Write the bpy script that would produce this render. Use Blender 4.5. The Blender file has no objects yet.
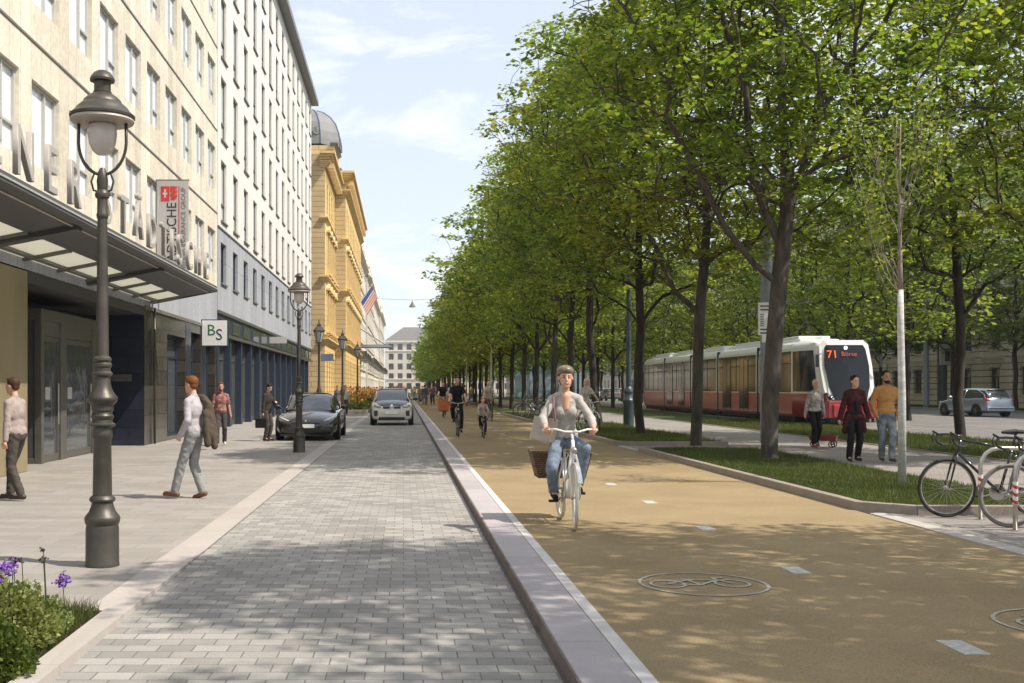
import bpy, math, random
import numpy as np
from mathutils import Vector, Matrix
R = math.radians
SC = bpy.context.scene
COL = SC.collection
F_, VX, HY, CZ = 1080.0, 403.5, 388.0, 1.6

# ---------------------------------------------------------------- materials
class NT:
    def __init__(s, name):
        s.m = bpy.data.materials.new(name); s.m.use_nodes = True
        s.t = s.m.node_tree; s.t.nodes.clear()
        s.out = s.t.nodes.new('ShaderNodeOutputMaterial')
    def n(s, typ, **kw):
        nd = s.t.nodes.new(typ)
        for k, v in kw.items():
            if k.startswith('i_'):
                key = k[2:].replace('_', ' ')
                nd.inputs[key].default_value = v
            else: setattr(nd, k, v)
        return nd
    def l(s, a, b): s.t.links.new(a, b)

def c4(c): return (c[0], c[1], c[2], 1.0)
def mul(c, f): return (c[0]*f, c[1]*f, c[2]*f)

def mat(name, col, rough=.6, metal=0., var=.12, scale=6., bump=0., bscale=40., spec=.5, coat=0., stretch=None, col2=None, streak=0., trans=0.):
    k = NT(name); p = k.n('ShaderNodeBsdfPrincipled'); k.l(p.outputs[0], k.out.inputs[0])
    p.inputs['Roughness'].default_value = rough; p.inputs['Metallic'].default_value = metal
    p.inputs['Specular IOR Level'].default_value = spec; p.inputs['Coat Weight'].default_value = coat
    p.inputs['Coat Roughness'].default_value = .08
    tc = k.n('ShaderNodeTexCoord'); src = tc.outputs['Object']
    if stretch:
        mp = k.n('ShaderNodeMapping'); mp.inputs['Scale'].default_value = stretch
        k.l(src, mp.inputs[0]); src = mp.outputs[0]
    if var > 0 or col2:
        nz = k.n('ShaderNodeTexNoise', i_Scale=scale, i_Detail=5.0, i_Roughness=.62); k.l(src, nz.inputs['Vector'])
        rp = k.n('ShaderNodeValToRGB'); k.l(nz.outputs['Fac'], rp.inputs[0])
        rp.color_ramp.elements[0].position = .3; rp.color_ramp.elements[1].position = .7
        rp.color_ramp.elements[0].color = c4(mul(col, 1-var))
        rp.color_ramp.elements[1].color = c4(col2 if col2 else mul(col, 1+var))
        k.l(rp.outputs[0], p.inputs['Base Color'])
        rr = k.n('ShaderNodeMapRange'); rr.inputs[3].default_value = max(.03, rough-.1); rr.inputs[4].default_value = min(1, rough+.1)
        k.l(nz.outputs['Fac'], rr.inputs[0]); k.l(rr.outputs[0], p.inputs['Roughness'])
    else: p.inputs['Base Color'].default_value = c4(col)
    if bump > 0:
        nb = k.n('ShaderNodeTexNoise', i_Scale=bscale, i_Detail=4.0); k.l(src, nb.inputs['Vector'])
        b = k.n('ShaderNodeBump', i_Strength=bump, i_Distance=.02); k.l(nb.outputs['Fac'], b.inputs['Height'])
        k.l(b.outputs[0], p.inputs['Normal'])
    return k.m

def mat_brick(name, axes, c1, c2, mortar, bw, rh, ms=.01, off=.5, rough=.8, bump=.3, nvar=.25, nscale=1.2, grain=60, bias=0., spec=.3, fine=.12):
    """blocks laid in a plane; axes: which object axes run along and across the rows"""
    k = NT(name); p = k.n('ShaderNodeBsdfPrincipled'); k.l(p.outputs[0], k.out.inputs[0])
    p.inputs['Roughness'].default_value = rough; p.inputs['Specular IOR Level'].default_value = spec
    tc = k.n('ShaderNodeTexCoord'); sx = k.n('ShaderNodeSeparateXYZ'); k.l(tc.outputs['Object'], sx.inputs[0])
    cx = k.n('ShaderNodeCombineXYZ'); k.l(sx.outputs[axes[0]], cx.inputs[0]); k.l(sx.outputs[axes[1]], cx.inputs[1])
    br = k.n('ShaderNodeTexBrick'); br.offset = off; br.squash = 1.0
    k.l(cx.outputs[0], br.inputs['Vector'])
    for nm, v in (('Scale', 1.0), ('Mortar Size', ms), ('Mortar Smooth', .2), ('Bias', bias), ('Brick Width', bw), ('Row Height', rh)):
        br.inputs[nm].default_value = v
    br.inputs['Color1'].default_value = c4(c1); br.inputs['Color2'].default_value = c4(c2); br.inputs['Mortar'].default_value = c4(mortar)
    nz = k.n('ShaderNodeTexNoise', i_Scale=nscale, i_Detail=6.0, i_Roughness=.7); k.l(tc.outputs['Object'], nz.inputs['Vector'])
    mr = k.n('ShaderNodeMapRange'); mr.inputs[1].default_value = .25; mr.inputs[2].default_value = .75
    mr.inputs[3].default_value = 1-nvar; mr.inputs[4].default_value = 1+nvar; k.l(nz.outputs['Fac'], mr.inputs[0])
    ng = k.n('ShaderNodeTexNoise', i_Scale=float(grain), i_Detail=3.0); k.l(tc.outputs['Object'], ng.inputs['Vector'])
    mg = k.n('ShaderNodeMapRange'); mg.inputs[1].default_value = .3; mg.inputs[2].default_value = .7; mg.inputs[3].default_value = 1-fine; mg.inputs[4].default_value = 1+fine; k.l(ng.outputs['Fac'], mg.inputs[0])
    m1 = k.n('ShaderNodeMath', operation='MULTIPLY'); k.l(mr.outputs[0], m1.inputs[0]); k.l(mg.outputs[0], m1.inputs[1])
    vm = k.n('ShaderNodeVectorMath', operation='SCALE'); k.l(br.outputs['Color'], vm.inputs[0]); k.l(m1.outputs[0], vm.inputs['Scale'])
    k.l(vm.outputs[0], p.inputs['Base Color'])
    sub = k.n('ShaderNodeMath', operation='MULTIPLY_ADD'); sub.inputs[1].default_value = -1.0; k.l(br.outputs['Fac'], sub.inputs[0])
    k.l(ng.outputs['Fac'], sub.inputs[2])
    b = k.n('ShaderNodeBump', i_Strength=bump, i_Distance=.008); k.l(sub.outputs[0], b.inputs['Height']); k.l(b.outputs[0], p.inputs['Normal'])
    return k.m

def mat_ground(name, c1, c2, scale=3., fine=180., fvar=.3, rough=.9, bump=.3, patch=None):
    k = NT(name); p = k.n('ShaderNodeBsdfPrincipled'); k.l(p.outputs[0], k.out.inputs[0])
    p.inputs['Roughness'].default_value = rough; p.inputs['Specular IOR Level'].default_value = .25
    tc = k.n('ShaderNodeTexCoord')
    nz = k.n('ShaderNodeTexNoise', i_Scale=scale, i_Detail=8.0, i_Roughness=.65); k.l(tc.outputs['Object'], nz.inputs['Vector'])
    rp = k.n('ShaderNodeValToRGB'); rp.color_ramp.elements[0].position = .32; rp.color_ramp.elements[1].position = .68
    rp.color_ramp.elements[0].color = c4(c1); rp.color_ramp.elements[1].color = c4(c2); k.l(nz.outputs['Fac'], rp.inputs[0])
    nf = k.n('ShaderNodeTexNoise', i_Scale=fine, i_Detail=2.0); k.l(tc.outputs['Object'], nf.inputs['Vector'])
    mg = k.n('ShaderNodeMapRange'); mg.inputs[1].default_value = .3; mg.inputs[2].default_value = .7; mg.inputs[3].default_value = 1-fvar; mg.inputs[4].default_value = 1+fvar
    k.l(nf.outputs['Fac'], mg.inputs[0])
    vm = k.n('ShaderNodeVectorMath', operation='SCALE'); k.l(rp.outputs[0], vm.inputs[0]); k.l(mg.outputs[0], vm.inputs['Scale'])
    k.l(vm.outputs[0], p.inputs['Base Color'])
    b = k.n('ShaderNodeBump', i_Strength=bump, i_Distance=.01); k.l(nf.outputs['Fac'], b.inputs['Height']); k.l(b.outputs[0], p.inputs['Normal'])
    return k.m

def mat_leaf(name, c1, c2, c3, tr=.42):
    k = NT(name)
    ge = k.n('ShaderNodeNewGeometry'); oi = k.n('ShaderNodeObjectInfo'); tc = k.n('ShaderNodeTexCoord')
    nz = k.n('ShaderNodeTexNoise', i_Scale=.55, i_Detail=3.0); k.l(tc.outputs['Object'], nz.inputs['Vector'])
    a = k.n('ShaderNodeMath', operation='MULTIPLY_ADD'); a.inputs[1].default_value = .55; k.l(ge.outputs['Random Per Island'], a.inputs[0])
    a2 = k.n('ShaderNodeMath', operation='MULTIPLY_ADD'); a2.inputs[1].default_value = .9; a2.inputs[2].default_value = -.28; k.l(nz.outputs['Fac'], a2.inputs[0])
    k.l(a2.outputs[0], a.inputs[2])
    rp = k.n('ShaderNodeValToRGB'); k.l(a.outputs[0], rp.inputs[0])
    rp.color_ramp.elements[0].position = .1; rp.color_ramp.elements[0].color = c4(c1)
    rp.color_ramp.elements[1].position = .95; rp.color_ramp.elements[1].color = c4(c3)
    e = rp.color_ramp.elements.new(.5); e.color = c4(c2)
    hs = k.n('ShaderNodeHueSaturation'); k.l(rp.outputs[0], hs.inputs['Color'])
    mh = k.n('ShaderNodeMapRange'); mh.inputs[3].default_value = .48; mh.inputs[4].default_value = .515; k.l(oi.outputs['Random'], mh.inputs[0]); k.l(mh.outputs[0], hs.inputs['Hue'])
    d = k.n('ShaderNodeBsdfPrincipled'); d.inputs['Roughness'].default_value = .5; d.inputs['Specular IOR Level'].default_value = .35
    k.l(hs.outputs[0], d.inputs['Base Color'])
    t = k.n('ShaderNodeBsdfTranslucent'); vm = k.n('ShaderNodeVectorMath', operation='MULTIPLY'); vm.inputs[1].default_value = (2.05, 2.0, .9)
    k.l(hs.outputs[0], vm.inputs[0]); k.l(vm.outputs[0], t.inputs[0])
    mx = k.n('ShaderNodeMixShader'); mx.inputs[0].default_value = tr
    k.l(d.outputs[0], mx.inputs[1]); k.l(t.outputs[0], mx.inputs[2]); k.l(mx.outputs[0], k.out.inputs[0])
    return k.m

def mat_glass(name, col=(.03, .035, .04), rough=.04, spec=1.0, wav=.02, var=0.):
    k = NT(name); p = k.n('ShaderNodeBsdfPrincipled'); k.l(p.outputs[0], k.out.inputs[0])
    p.inputs['Base Color'].default_value = c4(col); p.inputs['Roughness'].default_value = rough
    p.inputs['Specular IOR Level'].default_value = spec; p.inputs['IOR'].default_value = 1.65
    tc = k.n('ShaderNodeTexCoord')
    if var:
        nz = k.n('ShaderNodeTexNoise', i_Scale=.8, i_Detail=4.0); k.l(tc.outputs['Object'], nz.inputs['Vector'])
        oi = k.n('ShaderNodeObjectInfo'); ma = k.n('ShaderNodeMath', operation='MULTIPLY_ADD'); ma.inputs[1].default_value = .42; k.l(oi.outputs['Random'], ma.inputs[0]); mb_ = k.n('ShaderNodeMath', operation='MULTIPLY_ADD'); mb_.inputs[1].default_value = .6; k.l(nz.outputs['Fac'], mb_.inputs[0]); k.l(ma.outputs[0], mb_.inputs[2])
        rp = k.n('ShaderNodeValToRGB'); rp.color_ramp.elements[0].position = .38; rp.color_ramp.elements[1].position = .66
        rp.color_ramp.elements[0].color = c4(col); rp.color_ramp.elements[1].color = c4(tuple(min(1, c+var) for c in col)); k.l(mb_.outputs[0], rp.inputs[0]); k.l(rp.outputs[0], p.inputs['Base Color'])
    nb = k.n('ShaderNodeTexNoise', i_Scale=1.6, i_Detail=2.0); k.l(tc.outputs['Object'], nb.inputs['Vector'])
    b = k.n('ShaderNodeBump', i_Strength=wav, i_Distance=.3); k.l(nb.outputs['Fac'], b.inputs['Height']); k.l(b.outputs[0], p.inputs['Normal'])
    return k.m

# ---------------------------------------------------------------- mesh builder
class MB:
    def __init__(s): s.v = []; s.f = []; s.mi = []; s.m = 0; s.T = None
    def add(s, vs, fs):
        o = len(s.v)
        for v in vs:
            v = Vector(v)
            if s.T is not None: v = s.T @ v
            s.v.append(tuple(v))
        for f in fs: s.f.append(tuple(o+i for i in f)); s.mi.append(s.m)
        return s
    def box(s, x0, x1, y0, y1, z0, z1):
        return s.add([(x0,y0,z0),(x1,y0,z0),(x1,y1,z0),(x0,y1,z0),(x0,y0,z1),(x1,y0,z1),(x1,y1,z1),(x0,y1,z1)],
                     [(0,3,2,1),(4,5,6,7),(0,1,5,4),(1,2,6,5),(2,3,7,6),(3,0,4,7)])
    def quad(s, a, b, c, d): return s.add([a, b, c, d], [(0,1,2,3)])
    def ring(s, c, ax, r, n, up=None):
        ax = Vector(ax).normalized(); u = ax.orthogonal().normalized() if up is None else (Vector(up) - ax*Vector(up).dot(ax)).normalized()
        w = ax.cross(u); c = Vector(c)
        return [c + u*r*math.cos(2*math.pi*i/n) + w*r*math.sin(2*math.pi*i/n) for i in range(n)]
    def cyl(s, p0, p1, r0, r1=None, n=12, cap=True):
        r1 = r0 if r1 is None else r1; ax = Vector(p1)-Vector(p0)
        if ax.length < 1e-6: return s
        vs = s.ring(p0, ax, r0, n)+s.ring(p1, ax, r1, n)
        fs = [(i, (i+1) % n, n+(i+1) % n, n+i) for i in range(n)]
        if cap: fs += [tuple(reversed(range(n))), tuple(range(n, 2*n))]
        return s.add(vs, fs)
    def tube(s, pts, r, n=8, closed=False, cap=True):
        pts = [Vector(p) for p in pts]; m = len(pts); rs = r if isinstance(r, (list, tuple)) else [r]*m
        vs = []; up = None
        for i, p in enumerate(pts):
            if closed: t = pts[(i+1) % m]-pts[i-1]
            else: t = pts[min(i+1, m-1)]-pts[max(i-1, 0)]
            t.normalize()
            if up is None: up = t.orthogonal().normalized()
            up = (up-t*up.dot(t))
            up = up.normalized() if up.length > 1e-5 else t.orthogonal().normalized()
            w = t.cross(up)
            vs += [p+up*rs[i]*math.cos(2*math.pi*k/n)+w*rs[i]*math.sin(2*math.pi*k/n) for k in range(n)]
        fs = []
        for i in range(m if closed else m-1):
            j = (i+1) % m
            for k in range(n): fs.append((i*n+k, i*n+(k+1) % n, j*n+(k+1) % n, j*n+k))
        if cap and not closed: fs += [tuple(reversed(range(n))), tuple(range((m-1)*n, m*n))]
        return s.add(vs, fs)
    def lathe(s, prof, c=(0,0,0), n=20, ax='z'):
        vs = []; fs = []; m = len(prof)
        for r, z in prof:
            for k in range(n):
                a = 2*math.pi*k/n; x, y = r*math.cos(a), r*math.sin(a)
                p = (x, y, z) if ax == 'z' else ((z, x, y) if ax == 'x' else (x, z, y))
                vs.append((p[0]+c[0], p[1]+c[1], p[2]+c[2]))
        for i in range(m-1):
            for k in range(n):
                q = (i*n+k, i*n+(k+1) % n, (i+1)*n+(k+1) % n, (i+1)*n+k)
                fs.append(q if ax != 'y' else q[::-1])
        fs.append(tuple(reversed(range(n))) if ax != 'y' else tuple(range(n))); fs.append(tuple(range((m-1)*n, m*n)) if ax != 'y' else tuple(reversed(range((m-1)*n, m*n))))
        return s.add(vs, fs)
    def torus(s, c, ax, Rr, r, n=40, k=8, sx=1.0):
        ring = s.ring(c, ax, Rr, n); return s.tube(ring, r, k, closed=True)
    def ell(s, c, rad, rot=None, nu=16, nv=10):
        vs = []; fs = []; M = rot if rot is not None else Matrix.Identity(3); c = Vector(c)
        for i in range(1, nv):
            th = math.pi*i/nv
            for j in range(nu):
                ph = 2*math.pi*j/nu
                vs.append(c+M @ Vector((rad[0]*math.sin(th)*math.cos(ph), rad[1]*math.sin(th)*math.sin(ph), rad[2]*math.cos(th))))
        top = len(vs); vs.append(c+M @ Vector((0,0,rad[2]))); vs.append(c+M @ Vector((0,0,-rad[2])))
        for i in range(nv-2):
            for j in range(nu): fs.append((i*nu+j, (i+1)*nu+j, (i+1)*nu+(j+1) % nu, i*nu+(j+1) % nu))
        for j in range(nu): fs.append((top, j, (j+1) % nu)); fs.append((top+1, (nv-2)*nu+(j+1) % nu, (nv-2)*nu+j))
        return s.add(vs, fs)
    def cap(s, p0, p1, r0, r1, n=12):
        """round cone"""
        p0, p1 = Vector(p0), Vector(p1); d = p1-p0; L = d.length
        if L < 1e-5: return s.ell(p0, (r0, r0, r0))
        d.normalize(); u = d.orthogonal().normalized(); w = d.cross(u)
        prof = [(-math.cos(t)*r0, math.sin(t)*r0) for t in (0.01, .4, .8, 1.2, 1.57)]+[(L-math.cos(t)*r1, math.sin(t)*r1) for t in (1.57, 1.95, 2.35, 2.75, 3.13)]
        vs = []; fs = []; m = len(prof)
        for z, r in prof:
            for k in range(n):
                a = 2*math.pi*k/n; vs.append(p0+d*z+(u*math.cos(a)+w*math.sin(a))*r)
        for i in range(m-1):
            for k in range(n): fs.append((i*n+k, i*n+(k+1) % n, (i+1)*n+(k+1) % n, (i+1)*n+k))
        fs.append(tuple(reversed(range(n)))); fs.append(tuple(range((m-1)*n, m*n)))
        return s.add(vs, fs)
    def prism(s, poly, axis, a, b):
        """poly of 2D points extruded along axis from a to b"""
        n = len(poly)
        def P(u, v, w): return (w, u, v) if axis == 'x' else ((u, w, v) if axis == 'y' else (u, v, w))
        vs = [P(u, v, a) for u, v in poly]+[P(u, v, b) for u, v in poly]
        fs = [(i, (i+1) % n, n+(i+1) % n, n+i) for i in range(n)]+[tuple(reversed(range(n))), tuple(range(n, 2*n))]
        return s.add(vs, fs)
    def mesh(s, name):
        me = bpy.data.meshes.new(name); me.from_pydata(s.v, [], s.f); return me
    def build(s, name, mats, parent=None, smooth=False, bevel=0., loc=None, auto=None, sub=0, fix=True):
        me = s.mesh(name)
        if fix:
            import bmesh
            bm = bmesh.new(); bm.from_mesh(me); bmesh.ops.recalc_face_normals(bm, faces=bm.faces); bm.to_mesh(me); bm.free()
        ms = mats if isinstance(mats, (list, tuple)) else [mats]
        for m in ms: me.materials.append(m)
        if len(ms) > 1: me.polygons.foreach_set('material_index', s.mi)
        if smooth: me.polygons.foreach_set('use_smooth', [True]*len(me.polygons))
        if auto is not None: me.set_sharp_from_angle(angle=R(auto))
        o = bpy.data.objects.new(name, me); COL.objects.link(o)
        if parent is not None: o.parent = parent
        if loc is not None: o.location = loc
        if bevel > 0:
            b = o.modifiers.new('b', 'BEVEL'); b.width = bevel; b.segments = 2; b.limit_method = 'ANGLE'; b.angle_limit = R(40)
        if sub: q = o.modifiers.new('s', 'SUBSURF'); q.levels = sub; q.render_levels = sub
        return o

def tag(o, label=None, cat=None, group=None, kind=None):
    if label: o['label'] = label
    if cat: o['category'] = cat
    if group: o['group'] = group
    if kind: o['kind'] = kind
    return o
def thing(name, label, cat, loc=(0,0,0), rz=0., group=None):
    o = bpy.data.objects.new(name, None); o.empty_display_size = .2; COL.objects.link(o)
    o.location = loc; o.rotation_euler = (0,0,rz); return tag(o, label, cat, group)
def inst(name, data, parent, loc=(0,0,0), rot=(0,0,0), scale=(1,1,1)):
    o = bpy.data.objects.new(name, data); COL.objects.link(o); o.parent = parent; o.location = loc; o.rotation_euler = rot; o.scale = scale; return o
KIDS = {}
def kids(o): return [c for c in bpy.data.objects if c.parent == o]
def dup(root, loc, rz, label=None, group=None, cache={}):
    if root.name not in cache: cache[root.name] = [(c, kids(c)) for c in kids(root)]
    r = root.copy(); COL.objects.link(r); r.location = loc; r.rotation_euler = (0,0,rz)
    if label: r['label'] = label
    if group: r['group'] = group
    for c, gs in cache[root.name]:
        d = c.copy(); COL.objects.link(d); d.parent = r
        for g in gs: e = g.copy(); COL.objects.link(e); e.parent = d
    return r
def text_mesh(name, body, size, mt, parent, loc, rot, extrude=.01, bevel=0., align='CENTER', sx=1.0, spacing=1.0):
    cu = bpy.data.curves.new(name, 'FONT'); cu.body = body; cu.size = size; cu.extrude = extrude; cu.bevel_depth = bevel
    cu.align_x = align; cu.align_y = 'CENTER'; cu.space_character = spacing; cu.resolution_u = 3
    t = bpy.data.objects.new(name+'_src', cu); COL.objects.link(t)
    bpy.context.view_layer.update()
    dg = bpy.context.evaluated_depsgraph_get(); me = bpy.data.meshes.new_from_object(t.evaluated_get(dg)); bpy.data.objects.remove(t)
    me.name = name; me.materials.clear(); me.materials.append(mt)
    o = bpy.data.objects.new(name, me); COL.objects.link(o); o.parent = parent; o.location = loc; o.rotation_euler = rot; o.scale = (sx, 1, 1)
    return o
def px(x, y=None, s=None, Y=None, zg=0.):
    """ground or depth point to world"""
    if s is None: s = F_/Y if Y else (y-HY)/(CZ-zg)
    return (x-VX)/s, F_/s

# ---------------------------------------------------------------- palette
M = {}
M['road'] = mat_brick('road_pavers', (0,1), (.235,.222,.205), (.355,.34,.315), (.15,.14,.13), .215, .16, ms=.005, nvar=.2, nscale=.8, grain=90, rough=.82, bump=.35)
M['plaza'] = mat_brick('plaza_slabs', (0,1), (.265,.245,.222), (.32,.297,.272), (.21,.195,.178), .60, .30, ms=.005, nvar=.15, nscale=.7, grain=60, rough=.8, bump=.2, fine=.08)
M['path'] = mat_brick('path_slabs', (0,1), (.235,.21,.195), (.29,.265,.245), (.2,.18,.17), .8, .5, ms=.005, nvar=.14, nscale=.6, grain=60, bump=.2)
M['kerbstone'] = mat_brick('kerb_granite', (1,0), (.36,.33,.345), (.42,.385,.39), (.22,.2,.2), 1.6, 3.0, ms=.006, off=0, nvar=.12, nscale=1.5, grain=150, bump=.15, fine=.15)
M['kerbwhite'] = mat('kerb_white_line', (.56,.53,.52), .8, var=.14, scale=4, bump=.1, bscale=120)
M['pinkstrip'] = mat_brick('pink_granite', (1,0), (.375,.335,.31), (.42,.38,.35), (.3,.25,.22), 1.2, 3.0, ms=.004, off=0, nvar=.08, nscale=1.5, grain=130, bump=.1, fine=.1)
M['darkjoint'] = mat('drain_joint', (.10,.085,.075), .9, var=.3, scale=3)
M['lane'] = mat_ground('lane_asphalt', (.24,.178,.098), (.315,.24,.138), scale=.7, fine=95., fvar=.22)
M['paint'] = mat('road_paint', (.45,.44,.41), .7, var=.3, scale=20, bump=.1)
M['thinpaint'] = mat('worn_paint', (.40,.37,.31), .8, var=.2, scale=14)
M['asphalt'] = mat_ground('asphalt', (.15,.14,.135), (.21,.2,.19), scale=.4, fine=60., fvar=.15)
M['earth'] = mat_ground('ground_far', (.2,.18,.15), (.26,.24,.2), scale=.05, fine=5., fvar=.1)
M['turf'] = mat_ground('turf', (.035,.05,.014), (.075,.095,.028), scale=1.5, fine=70., fvar=.5, bump=.8)
M['blade'] = mat_leaf('grass_blade', (.045,.06,.014), (.075,.095,.024), (.13,.145,.045), tr=.3)
M['soil'] = mat_ground('soil', (.03,.022,.014), (.06,.045,.03), scale=3, fine=50., fvar=.5)
M['kerbgrey'] = mat('kerb_concrete', (.27,.23,.195), .85, var=.15, scale=5, bump=.2, bscale=80)
M['kerbpale'] = mat('kerb_pale', (.41,.375,.34), .85, var=.1, scale=5, bump=.15, bscale=80)
M['leafA'] = mat_leaf('leaves_maple', (.055,.098,.018), (.165,.22,.038), (.33,.345,.072), tr=.5)
M['leafB'] = mat_leaf('leaves_deep', (.045,.085,.022), (.122,.182,.04), (.25,.29,.075), tr=.5)
M['leafS'] = mat_leaf('leaves_shrub', (.09,.12,.03), (.20,.24,.08), (.45,.46,.26), tr=.3)
M['bark'] = mat('bark', (.036,.027,.02), .9, var=.55, scale=7, bump=1.0, bscale=16, stretch=(1,1,.25), col2=(.10,.083,.064))
M['barkdark'] = mat('bark_dark', (.02,.015,.011), .92, var=.45, scale=7, bump=.9, bscale=14, stretch=(1,1,.25), col2=(.055,.043,.032))
M['barkwhite'] = mat('bark_whitewash', (.50,.49,.47), .85, var=.25, scale=9, bump=.6, bscale=20, stretch=(1,1,2.5))
M['barkpale'] = mat('bark_sapling', (.25,.21,.165), .85, var=.3, scale=9, bump=.4, bscale=20)
M['lampmetal'] = mat('lamp_metal', (.085,.076,.064), .46, .55, var=.25, scale=5, bump=.08, bscale=60)
M['lamprim'] = mat('lamp_rim', (.42,.37,.31), .5, .1)
M['opal'] = mat('opal_glass', (.62,.56,.52), .25, var=.04, coat=.4)
M['lampglass'] = mat_glass('lamp_glass', (.42,.43,.42), .12, .8)
M['travertine'] = mat_brick('travertine', (2,1), (.58,.52,.42), (.74,.68,.565), (.36,.31,.25), 30, .58, ms=.008, off=0, nvar=.2, nscale=.7, grain=8, bump=.15, rough=.75)
M['greyclad'] = mat_brick('grey_cladding', (2,1), (.33,.345,.38), (.40,.415,.445), (.2,.21,.24), 3.3, .38, ms=.01, off=0, nvar=.1, nscale=.5, grain=10, bump=.15)
M['whiteclad'] = mat_brick('white_cladding', (1,2), (.68,.655,.61), (.73,.705,.66), (.66,.65,.62), 1.52, 1.625, ms=.006, off=0, nvar=.05, nscale=.4, grain=10, bump=.08, rough=.7, fine=.03)
M['darkstone'] = mat_brick('dark_stone', (1,2), (.018,.022,.038), (.028,.034,.055), (.006,.007,.01), .9, .5, ms=.008, nvar=.3, nscale=1.5, grain=30, rough=.28, bump=.1, spec=.6)
M['darkstone_x'] = mat_brick('dark_stone_return', (0,2), (.018,.022,.038), (.028,.034,.055), (.006,.007,.01), .9, .5, ms=.008, nvar=.3, nscale=1.5, grain=30, rough=.28, bump=.1, spec=.6)
M['brownstone'] = mat_brick('brown_stone', (1,2), (.035,.032,.028), (.075,.066,.054), (.008,.008,.008), .9, .42, ms=.014, nvar=.3, nscale=1.2, grain=30, rough=.25, bump=.1, spec=.6)
M['blueframe'] = mat('blue_metal', (.035,.05,.085), .4, .3, var=.15)
M['greyframe'] = mat('grey_metal', (.15,.145,.128), .45, .5, var=.1)
M['bronze'] = mat('bronze_metal', (.10,.085,.065), .42, .6, var=.2)
M['winframe'] = mat('window_frame', (.18,.16,.14), .5, .2, var=.1)
M['winlight'] = mat('window_frame_light', (.48,.47,.44), .5, 0, var=.06)
M['glass'] = mat_glass('window_glass', (.38,.43,.48), .05, 1.0, var=.4)  # pale base colour paints in reflected sky, besides curtains
M['glassdark'] = mat_glass('shop_glass', (.02,.026,.034), .04, .7, var=.05)
M['glassblue'] = mat_glass('blue_glass', (.10,.2,.3), .06, 1.0, var=.1)
M['canopymetal'] = mat('canopy_metal', (.075,.075,.078), .5, .3, var=.15, scale=2)
M['canopyedge'] = mat('canopy_edge', (.45,.42,.38), .4, .5, var=.15)
k = NT('frosted_canopy_glass'); t_ = k.n('ShaderNodeBsdfTranslucent'); t_.inputs[0].default_value = (.88,.87,.80,1); g_ = k.n('ShaderNodeBsdfPrincipled'); g_.inputs['Base Color'].default_value = (.6,.63,.58,1); g_.inputs['Roughness'].default_value = .25
m_ = k.n('ShaderNodeMixShader'); m_.inputs[0].default_value = .55; k.l(g_.outputs[0], m_.inputs[1]); k.l(t_.outputs[0], m_.inputs[2]); k.l(m_.outputs[0], k.out.inputs[0]); M['canopyglass'] = k.m
M['letter'] = mat('letter_face', (.42,.39,.36), .4, .1, var=.08)
M['gold'] = mat('brass_cladding', (.38,.31,.19), .45, .45, var=.12, scale=1.2, stretch=(1,1,.2))
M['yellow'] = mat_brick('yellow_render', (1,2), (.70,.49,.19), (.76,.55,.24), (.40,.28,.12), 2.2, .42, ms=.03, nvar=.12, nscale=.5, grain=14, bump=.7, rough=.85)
M['yellowside'] = mat_brick('yellow_render_shaded', (0,2), (.56,.42,.23), (.62,.47,.27), (.34,.25,.13), 2.2, .42, ms=.03, nvar=.12, nscale=.5, grain=14, bump=.7, rough=.85)  # darker tan copy of the front render, the side's shade put in the colour
M['yellowplain'] = mat('yellow_trim', (.68,.50,.24), .8, var=.14, scale=2)
M['slate'] = mat('slate_blue', (.13,.16,.22), .55, .1, var=.15, scale=3)
M['zinc'] = mat('zinc_pale', (.20,.205,.21), .6, .1, var=.12, scale=2)
M['creamplain'] = mat('cream_stucco', (.64,.59,.50), .8, var=.1, scale=1.5)
M['creamrust'] = mat_brick('cream_rustication', (1,2), (.74,.66,.52), (.80,.73,.60), (.24,.2,.15), 40, .5, ms=.04, nvar=.1, nscale=.4, grain=10, bump=.8, rough=.85)
M['palestucco'] = mat('pale_stucco', (.74,.70,.63), .8, var=.12, scale=1.0)
M['roofgrey'] = mat('roof_grey', (.16,.15,.145), .7, var=.2, scale=2)
M['black'] = mat('black_rubber', (.018,.018,.018), .75, var=.2)
M['blackgloss'] = mat('black_gloss', (.012,.013,.015), .15, var=0, coat=.6)
M['steel'] = mat('stainless', (.5,.48,.45), .35, .85, var=.1, scale=10)
M['chrome'] = mat('chrome', (.7,.7,.7), .15, 1., var=0)
M['white'] = mat('white_paint', (.78,.77,.74), .4, var=.05, coat=.3)
M['cream'] = mat('cream_tyre', (.62,.58,.48), .7, var=.08)
M['red'] = mat('red_paint', (.50,.03,.03), .4, var=.1, coat=.3)
M['orange'] = mat('orange_paint', (.55,.16,.05), .5, var=.15)
M['green'] = mat('green_paint', (.02,.14,.05), .5, var=.1)
M['blue'] = mat('blue_paint', (.03,.08,.32), .5, var=.1)
M['bluetext'] = mat('dark_text', (.02,.02,.03), .5, var=0)
M['teal'] = mat('pole_teal_grey', (.06,.085,.09), .45, .4, var=.15)
M['polegrey'] = mat('pole_grey', (.25,.29,.33), .5, .3, var=.12)
M['tramred'] = mat('tram_red', (.33,.025,.03), .32, .0, var=.06, scale=2, coat=.5)
M['tramwhite'] = mat('tram_white', (.74,.73,.70), .35, .0, var=.05, scale=2, coat=.4)
M['tramglass'] = mat_glass('tram_glass', (.03,.032,.032), .07, .25, wav=.0, var=.0)
M['tramgrey'] = mat('tram_gangway', (.05,.05,.052), .7, var=.15)
k = NT('led_orange'); e_ = k.n('ShaderNodeEmission'); e_.inputs[0].default_value = (1, .17, .05, 1); e_.inputs[1].default_value = 1.1; k.l(e_.outputs[0], k.out.inputs[0]); M['led'] = k.m
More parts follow.
